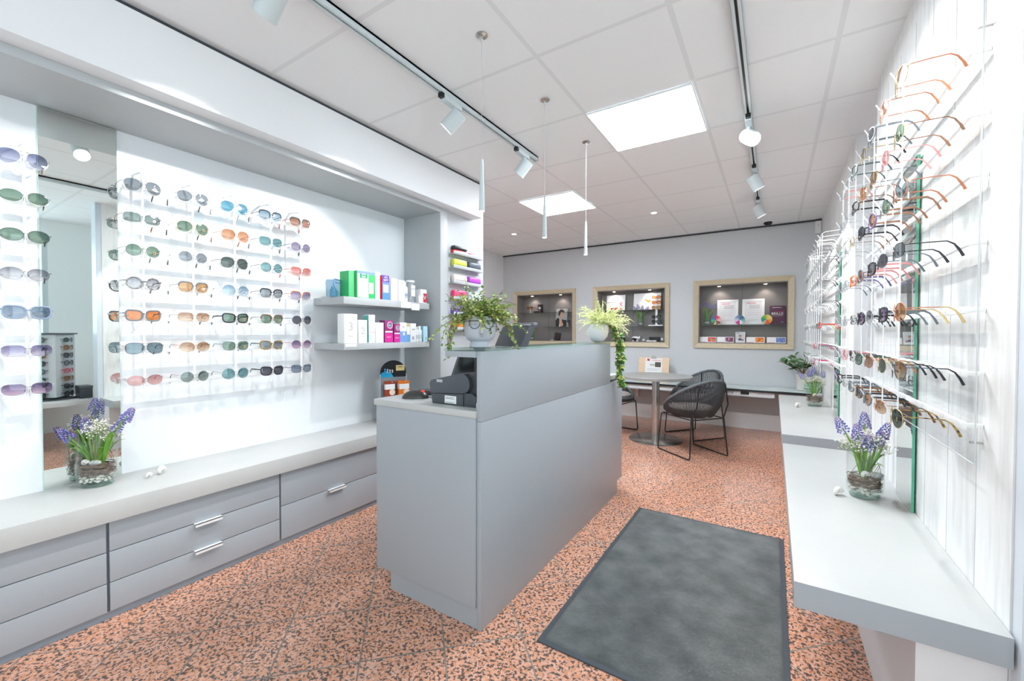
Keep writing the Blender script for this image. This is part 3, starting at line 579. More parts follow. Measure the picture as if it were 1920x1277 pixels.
t=carton('white and blue eye drops box, wider one on lower shelf',2.292,2.362,.05,.155,SHL,WHI,x1=-2.48,bands=[(.0,.55,BLU,0,1),(.35,.5,(240,220,210),.45,.75)],group=PL); lab(t,'Hyal',.014,.0258,0,.12,GRY)
t=carton('narrow white and blue eye drops box on lower shelf',2.366,2.398,.05,.15,SHL,WHI,x1=-2.48,bands=[(.0,.40,(104,160,216),0,1),(.82,.98,(216,196,120),.05,.95)],group=PL)
t=carton('white box with small barcode print on lower shelf',2.402,2.466,.05,.15,SHL,(236,236,238),x1=-2.48,bands=[(.12,.3,(120,122,128),.32,.38),(.12,.3,(120,122,128),.44,.50),(.12,.3,(120,122,128),.56,.62),(.65,.7,GRY,.3,.8)],group=PL)
bottle('slim white dropper bottle near right end of lower shelf',2.486,-2.495,.014,.125,SHL,WHI,PL,lb=(206,210,216))
bottle('plump white lens fluid bottle near right end of lower shelf',2.525,-2.505,.022,.13,SHL,(236,236,238),PL,lb=(206,208,214))
t=carton('pale blue box at right end of lower shelf',2.552,2.60,.05,.13,SHL,SKY,x1=-2.482,bands=[(.1,.3,(120,170,190),.5,.75)],side=(150,206,220),group=PL)
# ------------------------------------------------------------------ cleaning-product stand on the worktop
t=thing('counter_display_stand','grey arched counter stand with hanging orange lens cleaner packs','display stand',(-2.60,2.33,.52),rz=-.42)
arc=[(.105*math.cos(a),.40+.10*math.sin(a)) for a in [PI*i/14 for i in range(15)]]
MB().prism([(-.105,0),(.105,0)]+arc,0,-.006,.006).build('header_board',BLACK,t)
MB().box(.006,.009,-.103,.103,.0,.365).build('face_panel',mat('stand_grey',(128,134,140),.5),t)
MB().prism([(-.103,.365),(.0,.365),(-.02,.40),(-.06,.415),(-.10,.40)],0,.0065,.0085).build('blue_swoosh',mat('stand_blue',(34,158,208),.4),t)
MB().box(-.09,.11,-.11,.11,0,.008).build('foot',ANTH,t); MB().box(.002,.012,-.109,-.103,0,.39).box(.002,.012,.103,.109,0,.39).build('edge_strip',mat('stand_edge',(170,190,196),.4),t)
for k,y in enumerate((-.07,-.05,-.03,-.01)): MB().ball((.011,y,.43-.004*k),.007,8,6).box(.007,.012,y-.004,y+.004,.40,.425).build('cap_print',mat('stand_blue',(34,158,208),.4) if k==0 else mat('ink_214_214_220',(214,214,220),.4),t)
MB().box(.0065,.0085,.02,.09,.415,.46).build('gold_print',mat('ink_206_186_130',(206,186,130),.4),t); lab(t,'VISIBEL',.014,.0092,.055,.445,(30,30,30))
for j,z in enumerate((.33,.21)):
    for k,y in enumerate((-.045,.06)):
        MB().tube([(.008,y,z),(.06,y,z+.004),(.115,y,z+.008)],.0022,6).ball((.115,y,z+.008),.004,8,5).build('hook',CHROME,t,smooth=60)
for k,(y,x,c) in enumerate([(-.045,.03,(150,66,46)),(-.045,.055,(150,66,46)),(.06,.03,(150,66,46)),(.06,.055,(226,122,38)),(.06,.085,(226,122,38))]):
    p=thing('cleaner_pack',['rearmost brown and white cleaner pack on left hook','front brown and white cleaner pack on left hook','brown and white cleaner pack, rearmost on right hook','orange cleaner pack in the middle of right hook','frontmost orange cleaner pack on right hook'][k],'pack',t.matrix_basis@Vector((x,y,.335)),rz=-.42,group='hanging lens cleaner packs')
    MB().box(-.003,.003,-.042,.042,-.115,.004).build('card',mat('card_%d_%d_%d'%c,c,.45),p); MB().box(.003,.0035,-.040,.040,-.062,-.02).build('white_print',PAPER,p)
    MB().tube([(.0034,.018,-.085),(.0042,.018,-.085)],.024,18).build('round_print',mat('ink_240_220_200',(240,220,200),.5),p)
# ------------------------------------------------------------------ spectacle cases on rails
CS=[[(44,48,54,'black hard case lying on the red one, top case rail'),(226,52,58,'red hard case under the black one, top case rail'),(232,66,96,'coral red case at right end of top case rail')],
[(206,214,84,'lime green case on second case rail'),(84,92,106,'slate blue case on second case rail')],[(232,220,212,'cream case on third case rail'),(176,72,196,'violet case on third case rail')],
[(240,70,124,'hot pink case on fourth case rail'),(204,218,232,'pale blue case on fourth case rail')],[(132,92,196,'purple case on fifth case rail')],[(240,152,44,'orange case on lowest case rail'),(50,52,58,'dark case on lowest case rail behind the ivy')]]
CZ=[1.931,1.811,1.675,1.538,1.402,1.27]
def case(loc,col,label,L=.175,w=.05,h=.052,tilt=0):
    t=thing('spectacle_case',label,'case',loc,group='spectacle cases on the wall rails')
    n=14; prof=[]
    for i in range(n):
        a=2*PI*i/n; c,s=math.cos(a),math.sin(a); prof.append((math.copysign(abs(c)**.6,c)*w/2,h/2+math.copysign(abs(s)**.6,s)*h/2))
    def shell(lo):
        m=MB(); v=[]; ks=[(-.5,.55),(-.485,.86),(-.44,.98),(0,1.0),(.44,.98),(.485,.86),(.5,.55)]
        for k,sc in ks: v+=[(x*sc,k*L,h/2+(z-h/2)*sc) for x,z in prof]
        f=[tuple(range(n-1,-1,-1)),tuple((len(ks)-1)*n+j for j in range(n))]
        for i in range(len(ks)-1):
            for j in range(n): f.append((i*n+j,i*n+(j+1)%n,(i+1)*n+(j+1)%n,(i+1)*n+j))
        return m.add(v,f)
    s=shell(0).build('shell',mat('case_%d_%d_%d'%col,col,.4),t,smooth=50)
    MB().box(-w*.2,w*.52,-L*.455,L*.455,h*.36,h*.375).build('seam',DARK,t)
for r,(z,row) in enumerate(zip(CZ,CS)):
    s=thing('case_rail','white lipped wall rail for spectacle cases, %s'%['topmost','second from top','third from top','fourth from top','fifth from top','lowest'][r],'shelf',(-2.40,2.99,z),group='case rails on the pier')
    MB().box(0,.062,-.215,.215,0,.004).box(.058,.062,-.215,.215,-.004,.024).box(0,.003,-.215,.215,-.02,.03).build('rail_profile',LAMD,s,bevel=.001)
    for k,(a,b,c,l) in enumerate(row):
        y=2.99+[-.105,.105][k%2]; zz=z+.0042
        if r==0: y,zz=[(2.885,z+.040),(2.885,z+.0042),(3.10,z+.0042)][k]
        case((-2.371,y,zz),(a,b,c),l,h=.036 if r==0 else .078,w=.05)
# ------------------------------------------------------------------ sales counter
t=thing('sales_counter','grey laminate sales counter with raised front and toe-kick','counter',(-1.33,2.3,0)); T=Matrix.Translation(-t.location)
MB().prism([(1.375,0),(3.15,0),(3.15,.1),(3.26,.1),(3.26,.873),(1.375,.873)],0,-1.037,-1.015).xf(T).build('front_panel',LAM,t,bevel=.0012)
MB().box(-1.037,-1.0152,1.375,2.975,.8742,1.1655).xf(T).build('upper_front_panel',LAM,t,bevel=.0012)
MB().box(-1.645,-1.0385,1.366,1.386,.092,.888).xf(T).build('side_panel',LAM,t,bevel=.0012)
MB().box(-1.56,-1.0375,1.378,1.40,0,.092).box(-1.56,-1.54,1.40,3.14,0,.092).xf(T).build('plinth',LAM,t)
MB().box(-1.645,-1.037,3.24,3.26,.092,.888).box(-1.645,-1.60,1.386,1.41,.1,.888).box(-1.6,-1.04,1.5,3.2,.10,.12).xf(T).build('carcass',LAM,t)
MB().box(-1.657,-1.0372,1.362,3.262,.889,.918).xf(T).build('desk_top',LAMT,t,bevel=.0015)
MB().box(-1.20,-1.0375,1.366,2.975,1.140,1.1655).xf(T).build('upper_shelf',LAM,t,bevel=.0012)
MB().box(-1.20,-1.0375,2.95,2.972,.918,1.14).xf(T).build('shelf_support',LAM,t)
tag(MB().box(-1.205,-1.012,1.362,2.98,1.166,1.176).build('counter_glass_plate',[thin_glass('counter_glass',(224,238,232),.06,body=(150,200,184),bodyf=.1)]),'green-tinted glass plate on the raised counter front','glass plate')
TOP=1.1762; DK=.9182
# label printer
t=thing('label_printer','dark grey label printer on the counter desk','printer',(-1.18,1.50,DK))
sil=[(-.15,.0),(.02,0),(.026,.012),(.04,.012),(.046,0),(.10,0),(.10,.045),(.075,.06),(.07,.125),(.045,.146),(.02,.15),(-.155,.105),(-.165,.09)]
MB().prism([(-.152,.0),(.03,0),(.03,.055),(-.158,.045)],1,-.075,.075).prism([(.03,0),(.10,0),(.10,.045),(.075,.06),(.03,.06)],1,-.07,.075).build('lower_body',ANTH,t,bevel=.003)
cov=[(-.159,.047),(.03,.057),(.045,.062)]+[(.02+.048*math.cos(a),.098+.048*math.sin(a)) for a in [(-.6+i*.27) for i in range(9)]]+[(-.155,.108),(-.166,.092)]
MB().prism(cov,1,-.078,.078).build('cover',mat('printer_cover',(80,84,91),.4),t,bevel=.002)
MB().prism([(.05,.06),(.10,.05),(.12,.07),(.12,.14),(.05,.145)],1,-.06,.078).build('rear_housing',mat('printer_dark',(58,62,68),.4),t,bevel=.003)
MB().box(-.120,-.086,-.0795,-.078,.100,.112).build('release_tab',mat('ink_190_192_196',(190,192,196),.4),t)
MB().box(-.075,-.008,-.0756,-.0748,.008,.042).build('rating_label',PAPER,t)
for z in (.034,.028,.012): MB().box(-.07,-.02,-.076,-.0755,z,z+.0016).build('fine_print',DARK,t)
t=thing('receipt_roll_box','small white box beside the printer on the desk','box',(-1.053,1.43,DK)); MB().box(-.014,.014,-.02,.05,0,.026).build('body',PAPER,t,bevel=.003); MB().box(-.0145,.0145,-.0205,.0505,.019,.0197).build('lid_seam',mat('ink_150_154_160',(150,154,160),.5),t)
# mouse, keyboard, monitor
t=thing('computer_mouse','black computer mouse with red light on the desk','mouse',(-1.50,1.485,DK),rz=-1.0)
m=MB().ball((0,0,0),(.037,.066,.040),18,12); m.v=[(x*(1-.12*(y>0)),y,max(z,0)) for x,y,z in m.v]; m.build('shell',mat('mouse_black',(62,60,58),.3),t,smooth=60)
MB().ball((0,.036,.033),(.006,.012,.007),10,6).build('wheel',mat('red_glow',(226,60,40),.3,emit=.6),t,smooth=60)
MB().tube([(0,.06,.008),(.03,.10,.004),(.06,.11,.003)],.002,6).build('cable',BLACK,t)
t=thing('keyboard','black computer keyboard on the desk behind the mouse','keyboard',(-1.54,1.81,DK),rz=PI/2)
MB().box(-.22,.22,-.07,.07,0,.014).build('case',BLACK,t,bevel=.003)
for i in range(14):
    for j in range(5): MB().box(-.205+i*.0295,-.181+i*.0295,-.058+j*.0235,-.038+j*.0235,.014,.021).build('key',mat('key_grey',(86,88,92),.4),t)
def slab(parent,name,w,h,d,m,mx,bevel=.004): return MB().box(-w/2,w/2,-d/2,d/2,0,h).xf(mx).build(name,m,parent,bevel=bevel)
t=thing('computer_monitor','black tilted screen on the desk under the raised shelf','monitor',(-1.33,1.74,DK),rz=.62)
mx=Matrix.Translation((0,0,.012))@Matrix.Rotation(R(-10),4,'X')
MB().prism([(-.15,0),(.14,0),(.14,.20),(-.085,.20)],1,0,.02).xf(mx).build('housing',mat('monitor_grey',(96,100,106),.4),t,bevel=.003); MB().prism([(-.130,.012),(.13,.012),(.13,.19),(-.078,.19)],1,-.001,.001).xf(mx).build('screen',mat('screen_black',(18,19,21),.12),t); MB().box(-.1,.1,-.04,.10,0,.014).build('stand_foot',BLACK,t,bevel=.003)
# second display standing on the raised shelf, seen from behind
t=thing('customer_display','dark grey tilted display back on the raised counter, behind the ivy pot','monitor',(-1.11,1.76,TOP),rz=-.25)
MB().prism([(-.02,0),(.03,0),(-.03,.105),(-.075,.115),(-.078,.105)],0,-.095,.095).xf(Matrix.Rotation(PI,4,'Z')).build('housing',mat('display_slate',(84,86,94),.4),t,bevel=.004)
MB().box(-.10,.10,.055,.083,.104,.117).build('top_edge',mat('edge_grey',(132,136,144),.4),t,bevel=.002); MB().box(-.04,.06,-.007,-.001,.045,.056).xf(Matrix.Rotation(R(-22),4,'X')).build('vent_slot',BLACK,t)
t=thing('spray_bottle','orange-capped dark spray bottle on the counter behind the ivy','bottle',(-1.30,1.75,DK))
MB().lathe([(.03,0),(.032,.01),(.032,.25),(.014,.29),(.014,.31)],18).build('body',BLACK,t,smooth=40); MB().box(-.014,.03,-.012,.012,.31,.345).lathe([(.017,.30),(.017,.318)],14).build('spray_head',mat('ink_240_150_50',(240,150,50),.4),t,bevel=.002)
# ---- face pot with creeping ivy
LG1=mat('ivy_leaf_green',(146,180,86),.45); LG2=mat('ivy_leaf_yellow',(204,214,130),.45); LG3=mat('ivy_leaf_dark',(104,140,62),.45); STEM=mat('plant_stem',(128,104,70),.6)
pp=(-1.112,1.50,TOP); fd=math.atan2(-1.50,1.112)+.10
t=thing('potted_ivy','grey face-shaped pot with wire glasses holding trailing variegated ivy','potted plant',pp)
POTM=mat('matt_grey_pot',(196,197,206),.6)
pm=MB().lathe([(.046,0),(.050,.004),(.044,.02),(.043,.028),(.058,.036),(.068,.052),(.0715,.075),(.0715,.105),(.067,.128),(.061,.138),(.056,.138),(.058,.12),(.02,.11)],36)
rot=Matrix.Rotation(fd,4,'Z')
pm.build('pot',POTM,t,smooth=50)
MB().tube([(.070,0,.104),(.076,0,.085),(.082,0,.066),(.076,0,.062),(.070,0,.063)],[.005,.0065,.0085,.0075,.003],10).xf(rot).build('nose',POTM,t,smooth=60)
q=lambda a,z,r=.0730:(r*math.cos(a),r*math.sin(a),z)
MB().tube([q(-.13+.26*i/8,.053-.004*math.sin(PI*i/8),.0695) for i in range(9)],.0009,5).xf(rot).build('mouth_line',mat('pot_line',(120,120,128),.6),t)
for a in(-.42,.42): MB().ball(q(a,.103,.0715),.0022,8,6).xf(rot).build('eye_dot',DARK,t)
wire=MB()
for sg in(-1,1):
    wire.tube([q(sg*(.13+.56*0),.118,.0745)]+[q(sg*(.44-.36*math.cos(PI*i/12)),.118-.034*math.sin(PI*i/12),.0745) for i in range(13)],.0014,6)
    wire.tube([q(sg*.82,.118,.0745),q(sg*1.1,.117,.0742),q(sg*1.5,.113,.0735),q(sg*1.62,.09,.0735),q(sg*1.6,.07,.0735)],.0012,6)
wire.tube([q(-.82+1.64*i/16,.1185,.0748) for i in range(17)],.0015,6)
wire.xf(rot).build('wire_glasses',BLACK,t,smooth=60)
MB().lathe([(.056,.128),(.03,.134),(.001,.135)],20,cap=False).build('soil',mat('soil',(70,54,44),.9),t)
fol=MB(); stm=MB(); r2=random.Random(11)
right=Vector((.846,.532,0)); fwdv=Vector((-.532,.846,0))
def vine(p0,d,n,step,droop,lw,spread=.3,rr=r2,mis=(0,1,0,1,2),stems=None,leaves=None,lift=0):
    p=Vector(p0); d=Vector(d).normalized(); path=[p.copy()]
    for i in range(n):
        d=(d+Vector((rr.uniform(-1,1),rr.uniform(-1,1),rr.uniform(-1,1)))*spread*.5+Vector((0,0,-droop))).normalized(); p=p+d*step; path.append(p.copy())
        for k in range(2):
            ld=(d*.3+Vector((rr.uniform(-1,1),rr.uniform(-1,1),rr.uniform(-.6,.8)))).normalized(); s=lw*rr.uniform(.7,1.25)
            leaves.leaf(p+ld*.003,ld,Vector((rr.uniform(-.4,.4),rr.uniform(-.4,.4),1)),s,s*.85,rr.choice(mis))
    stems.tube(path,.0011,4); return path
for i in range(150):
    a=r2.uniform(0,2*PI); rr_=r2.uniform(0,.05); u=r2.uniform(.15,1.0)
    d=Vector((math.cos(a)*(1.1-u*.8),math.sin(a)*(1.1-u*.8),u)); vine((math.cos(a)*rr_,math.sin(a)*rr_,.132),d,r2.randint(5,9),.017,.10,.015,.55,stems=stm,leaves=fol)
for s,(sd,n,dr) in enumerate([(-1,13,.22),(-1,12,.2),(-.9,15,.2),(-1.1,14,.24),(-1,16,.26),(-.8,13,.26),(1,11,.2),(1,13,.18),(1.1,12,.22),(.9,10,.24),(1,14,.17),(-1.2,15,.13)]):
    d=right*sd+fwdv*r2.uniform(-.5,.25)+Vector((0,0,.55)); p=right*sd*.03+Vector((0,0,.135))
    vine(p,d,n,.0165,dr,.016,.35,stems=stm,leaves=fol)
vine((-.02,0,.14),(-.35,-.2,1),11,.016,.01,.015,.2,stems=stm,leaves=fol); vine((.01,.0,.14),(.35,.3,1),10,.016,.0,.015,.2,stems=stm,leaves=fol)
zmin=.006
for m_ in(fol,stm):
    nv=[]
    for x,y,z in m_.v:
        # leaves lie on the glass top where it is, hang over its left edge elsewhere
        if z<zmin and (-1.205<x+pp[0]<-1.0) : z=zmin+.002*(z<-.01)
        nv.append((x,y,z))
    m_.v=nv
fol.build('foliage',[LG1,LG2,LG3],t); stm.build('stems',STEM,t)
# ---- white egg pot with mistletoe cactus and a trailing twisted hoya
p2=(-1.075,2.885,TOP)
t=thing('potted_trailing_plant','white egg-shaped pot with pale spiky plant and long trailing green vine','potted plant',p2)
mm=Matrix.Translation((0,0,.078))@Matrix.Rotation(R(22),4,'Y')@Matrix.Rotation(R(-14),4,'X')@Matrix.Translation((0,0,-.078))
eg=MB().lathe([(.020,.0),(.046,.010),(.064,.035),(.073,.07),(.068,.105),(.055,.132),(.045,.145),(.042,.143),(.052,.128),(.05,.10),(.01,.09)],32).xf(mm); z0=min(v[2] for v in eg.v); eg.v=[(x,y,max(z-z0-.004,0)) for x,y,z in eg.v]
eg.build('pot',mat('white_ceramic',(246,246,248),.4),t,smooth=60)
RH=mat('pale_cactus_green',(222,224,168),.5); RH2=mat('cactus_green',(200,206,136),.5); sp=MB(); r3=random.Random(5)
for i in range(150):
    a=r3.uniform(0,2*PI); u=r3.uniform(.1,1); p=Vector((.025+.02*math.cos(a),.02*math.sin(a),.135)); d=Vector((math.cos(a)*(1.1-.7*u),math.sin(a)*(1.1-.7*u),u)).normalized()
    path=[p.copy()]
    for k in range(r3.randint(4,7)):
        d=(d+Vector((r3.uniform(-1,1),r3.uniform(-1,1),r3.uniform(-1,1)))*.28+Vector((0,0,-.10))).normalized(); p=p+d*.026; path.append(p.copy())
        for w in range(3):
            dd=(d+Vector((r3.uniform(-1,1),r3.uniform(-1,1),r3.uniform(-1,1)))*1.1).normalized(); sp.tube([p,p+dd*.016],[.0022,.0008],4,r3.choice((0,0,1)))
    sp.tube(path,.0018,4,r3.choice((0,1)))
for s in range(6):
    p=Vector((.04,0,.14)); d=(right*1.0+fwdv*r3.uniform(-.4,.3)+Vector((0,0,.45))).normalized(); path=[p.copy()]
    for k in range(9): d=(d+Vector((r3.uniform(-1,1),r3.uniform(-1,1),r3.uniform(-1,1)))*.25+Vector((0,0,-.16))).normalized(); p=p+d*.022; path.append(p.copy()); sp.tube([p,p+Vector((r3.uniform(-1,1),r3.uniform(-1,1),r3.uniform(-1,.4))).normalized()*.03],[.0016,.0007],4,0)
    sp.tube(path,.0016,4,0)
sp.build('spiky_foliage',[RH,RH2],t)
HO=[mat('hoya_green',(112,160,58),.35),mat('hoya_yellow',(196,206,112),.35),mat('hoya_dark',(72,116,46),.35)]; hv=MB(); hs=MB()
path=[Vector(p) for p in((.02,.02,.15),(.06,.06,.125),(.085,.115,.06),(.09,.135,-.03),(.095,.14,-.12),(.092,.145,-.20),(.115,.15,-.27),(.125,.15,-.33))]
for off,e in((Vector((0,0,0)),8),(Vector((.025,.02,.01)),6)):
    P=[p+off for p in path[:e]]; hs.tube(P,.004,6)
    for i in range(len(P)-1):
        for k in range(19):
            c=P[i].lerp(P[i+1],k/16); a=r3.uniform(0,2*PI); d=Vector((math.cos(a),math.sin(a),r3.uniform(-.7,.3))); s=r3.uniform(.030,.046)*(1 if i>1 else .8)
            if c.x+d.x*s<.071 and c.z<0: d.x=abs(d.x)+.1
            hv.leaf(c,d,Vector((d.y,-d.x,.6+r3.uniform(0,1))),s,s*.75,r3.choice((0,0,1,2,2)),bend=r3.uniform(.3,.9))
hv.build('trailing_leaves',HO,t); hs.build('vine_stem',STEM,t)
# ------------------------------------------------------------------ flower vases
PETAL=[mat('muscari_blue',(98,104,178),.5),mat('muscari_violet',(146,142,206),.5),mat('muscari_tip',(160,136,176),.5)]
LEAFG=[mat('fresh_leaf',(122,176,58),.4),mat('leaf_mid',(92,142,56),.4)]
TWIG=noisy('twig_brown',(96,78,66),(150,130,116),60,.8); PEB=noisy('pebble_pale',(196,194,186),(232,230,224),25,.55)
SHELLM=noisy('snail_shell',(236,232,226),(206,200,196),40,.35); STONE=noisy('marbled_stone',(226,226,226),(128,132,138),22,.4)
def muscari(loc,head,rr,label,group,sc=1.):
    """grape hyacinth: root at loc, flower tip reaching to head (world)"""
    t=thing('grape_hyacinth',label,'flower',loc,group=group); h=Vector(head)-Vector(loc); top=h.copy()
    mid=h*.5+Vector((0,0,.15*h.length)); hl=.058*sc; P=[Vector((0,0,0)),h*.25+Vector((0,0,.08*h.length)),mid,h*.8+Vector((0,0,.08*h.length)),h]
    stem=MB().tube(P,[.0024*sc]*5,6).build('stem',LEAFG[0],t,smooth=60)
    d=(h-P[3]).normalized(); d=(d+h.normalized()*.6).normalized(); a=d.cross(Vector((0,0,1)) if abs(d.z)<.9 else Vector((1,0,0))).normalized(); b=d.cross(a)
    m=MB()
    for i in range(62):
        u=i/62; r=(.0150*(1-u)**.6+.003)*sc; an=i*2.4; c=h-d*hl*.25+d*hl*u+(a*math.cos(an)+b*math.sin(an))*r
        m.ball(c,.0032*sc*(1.15-.45*u),6,4,rr.choice((0,0,1,1,2)) if u<.85 else 2)
    m.build('flower_head',PETAL,t,smooth=60)
    for k in range(2):
        e=h*rr.uniform(.55,.8)+Vector((rr.uniform(-.04,.04),rr.uniform(-.04,.04),rr.uniform(-.03,.01)))*sc; w=.0065*sc; v=[];f=[]
        sd=e.cross(Vector((0,0,1)));  sd=sd.normalized() if sd.length>1e-4 else Vector((1,0,0)); n=sd.cross(e.normalized())
        for i in range(7):
            u=i/6; p=e*u+Vector((0,0,1))*math.sin(u*PI)*.03*sc; ww=w*(.55+1.0*u)*(1-u**4)+.0004
            v+=[p-sd*ww,p+n*ww*.35,p+sd*ww]
        for i in range(6): o=i*3; f+=[(o,o+1,o+4,o+3),(o+1,o+2,o+5,o+4)]
        MB().add(v,f).build('leaf',LEAFG[k%2],t,smooth=60)
    return t
def snail(name,loc,s,label,rz=0,group=None):
    t=thing(name,label,'shell',loc,rz=rz,group=group); m=MB(); P=[];Rr=[]
    for i in range(40):
        a=i*.36; k=math.exp(-a*.16); P.append(Vector((math.cos(a)*.55*k,(1-k)*.55,math.sin(a)*.55*k))*s); Rr.append(.46*s*k)
    m.tube(P,Rr,10); z0=min(v[2] for v in m.v); m.v=[(x,y,z-z0) for x,y,z in m.v]
    m.build('whorl',SHELLM,t,smooth=70); MB().tube([P[0]-Vector((0,.0,z0)),P[0]+Vector((0,.0,-z0))-Vector((0,0,.02*s))],[.40*s,.36*s],10).build('opening',mat('shell_inside',(196,176,160),.5),t); return t
def vase(loc,rad,hgt,seed,where,heads,full=True,sy=.85,rz=0):
    rr=random.Random(seed); x,y,z=loc
    w=.004
    prof=[(rad*.62,0),(rad*.80,.006),(rad*.95,hgt*.14),(rad,hgt*.3),(rad,hgt*.7),(rad*.985,hgt),(rad*.985-w,hgt),(rad-w,hgt*.7),(rad-w,hgt*.3),(rad*.95-w,hgt*.16),(rad*.78,.016),(.001,.014)]
    t=tag(MB().lathe(prof,40,sy=sy,cap=False).lathe([(rad*.62,0),(.001,0)],40,sy=sy,cap=False).build('glass_vase',[thin_glass('vase_glass',(252,254,253),.06)],smooth=50),'oval clear glass vase with nest and flowers, %s'%where,'vase'); t.location=loc; t.rotation_euler=(0,0,rz)
    ft=MB().lathe([(rad*.64,.0005),(rad*.8,.007),(rad*.78,.0145),(.001,.0138)],36,sy=sy,cap=False).build('thick_foot',GLASSE,t,smooth=50)
    cr,sr=math.cos(rz),math.sin(rz)
    L=lambda a,b,c:(x+a*cr-b*sr,y+a*sr+b*cr,z+c)
    m=MB()
    for i in range(110):
        a=rr.uniform(0,2*PI); q=rad*.80*math.sqrt(rr.uniform(0.1,1)); s=rr.uniform(.006,.010); hz=.018+s*.7+rr.uniform(0,1)*hgt*.13
        m.ball((q*math.cos(a),q*sy*math.sin(a),hz),(s,s*.8,s*.65),7,5)
    tag(m.build('pebble_layer',PEB,loc=loc,rz=rz,smooth=60),'pale pebbles at the bottom of the glass vase %s'%where,'pebbles',kind='stuff')
    nb=hgt*.24
    m=MB()
    for i in range(95):
        a0=rr.uniform(0,2*PI); q=rad*rr.uniform(.66,.93); hz=nb+rr.uniform(0,1)*hgt*.24; tl=rr.uniform(-.008,.008); ln=rr.uniform(1.2,2.6)
        m.tube([(min(q,rad*.93)*math.cos(a0+u*ln)*(1+.03*math.sin(7*u+i)),q*sy*math.sin(a0+u*ln),hz+tl*math.sin(u*3+i)) for u in [k/7 for k in range(8)]],rr.uniform(.0009,.0017),4)
    for i in range(8 if full else 2):
        a=rr.uniform(0,2*PI); q=rad*.8; m.tube([(q*math.cos(a+.16*k),q*sy*math.sin(a+.16*k),nb+hgt*.2+.012*k) for k in range(6)],.0009,4)
    tag(m.build('twig_nest',TWIG,loc=loc,rz=rz),'brown twig nest inside the glass vase %s'%where,'nest')
    if full:
        snail('snail_shell',L(-.025,-.035,nb+hgt*.22),.023,'white snail shell on the twig nest, vase %s'%where,rz=.8)
        o=MB().ball((0,0,.012),(.026,.017,.013),14,9).build('marbled_stone',STONE,loc=L(.022,-.034,nb+hgt*.22),rz=.5,smooth=70); tag(o,'grey marbled egg-shaped stone on the nest, vase %s'%where,'stone')
        m=MB(); sm=MB()
        for i in range(34):
            a=rr.uniform(0,2*PI); u=rr.uniform(.2,1); P=[Vector((0,.0,nb+.02)),Vector((math.cos(a)*.02,math.sin(a)*.02,hgt*.75)),Vector((math.cos(a)*.085*u,math.sin(a)*.075*u,hgt*1.02+.075*(1.1-u)))]
            sm.tube(P,.0007,4)
            for k in range(13):
                c=P[2]+Vector((rr.uniform(-1,1),rr.uniform(-1,1),rr.uniform(-1,1)))*.021; sm.tube([P[2]-Vector((0,0,.02)),c],.0004,3); m.ball(c,rr.uniform(.0022,.0036),5,4)
        b=thing('gypsophila_spray','white gypsophila spray in the middle of the vase %s'%where,'flowers',loc,rz)
        m.build('blossoms',mat('gypsophila_white',(240,234,228),.6),b,smooth=60); sm.build('stems',mat('gypsophila_stem',(156,172,120),.6),b)
    for i,(u,d,hh,l) in enumerate(heads):
        tgt=(x+right.x*u+fwdv.x*d,y+right.y*u+fwdv.y*d,z+hh); base=(x+right.x*u*.16,y+right.y*u*.16+rr.uniform(-.01,.01),z+nb+hgt*.16)
        muscari(base,tgt,rr,'%s, vase %s'%(l,where),'grape hyacinths in the vases',1.22)
VA='on the left worktop'
vase((-2.705,.610,.52),.078,.222,3,VA,[(-.165,-.02,.232,'blue grape hyacinth leaning far left'),(-.085,-.045,.238,'deep blue grape hyacinth front left of centre'),(-.035,-.01,.272,'dark upright grape hyacinth left of the gypsophila'),(-.125,.02,.275,'pale grape hyacinth at back left'),(.165,-.02,.33,'tallest grape hyacinth leaning right'),(.135,.01,.315,'second tallest grape hyacinth on the right'),(.10,.0,.27,'short grape hyacinth right of the gypsophila')],rz=.65)
VB='on the near right table'
vase((.338,2.30,.544),.068,.20,5,VB,[(-.10,.0,.295,'violet-tipped grape hyacinth at far left'),(-.05,-.02,.27,'blue grape hyacinth left of centre'),(-.015,-.03,.225,'low grape hyacinth at the front'),(.02,.03,.305,'tallest grape hyacinth in the middle'),(.045,-.01,.235,'small grape hyacinth right of centre'),(.085,.01,.268,'grape hyacinth leaning right')],rz=.5)
VC='on the rear right table'
vase((.345,4.93,.544),.072,.21,9,VC,[(-.11,.02,.28,'pale grape hyacinth leaning left'),(-.05,.0,.30,'lilac grape hyacinth left of centre'),(.0,.02,.33,'tallest pale grape hyacinth'),(.07,.0,.29,'lilac grape hyacinth leaning right')],rz=.5)
snail('snail_shell',(-2.615,.775,.52),.022,'small beige snail shell on the left worktop',rz=2.2,group='snail shells lying about')
snail('snail_shell',(-2.635,.835,.52),.034,'larger white snail shell on the left worktop',rz=2.6,group='snail shells lying about')
snail('snail_shell',(.245,2.255,.544),.030,'white snail shell on the near right table',rz=1.1,group='snail shells lying about')
snail('snail_shell',(.205,4.76,.544),.036,'white snail shell on the rear right table',rz=1.0,group='snail shells lying about')
# ------------------------------------------------------------------ right-hand tables
def wtable(y0,y1,py0,py1,label):
    t=thing('display_table',label,'table',(.27,(y0+y1)/2,0),group='grey wall tables along the right side'); T=Matrix.Translation(-t.location)
    MB().box(.057,.475,y0,y1,.47,.5435).xf(T).build('table_top',[noisy('table_grey',(184,185,183),(191,192,190),3,.3,(1,1,1),0,4)],t,bevel=.0015)
    MB().box(.0575,.4745,y0-.0008,y0,.4705,.543).xf(T).build('front_edge',LAM,t)
    MB().box(.316,.475,py0,py1,0,.4695).xf(T).build('pedestal',WHITEB,t)
wtable(1.408,3.15,1.436,3.06,'long grey wall table in the right foreground with a vase')
wtable(3.43,5.635,3.79,5.5,'grey wall table farther back on the right with a vase')
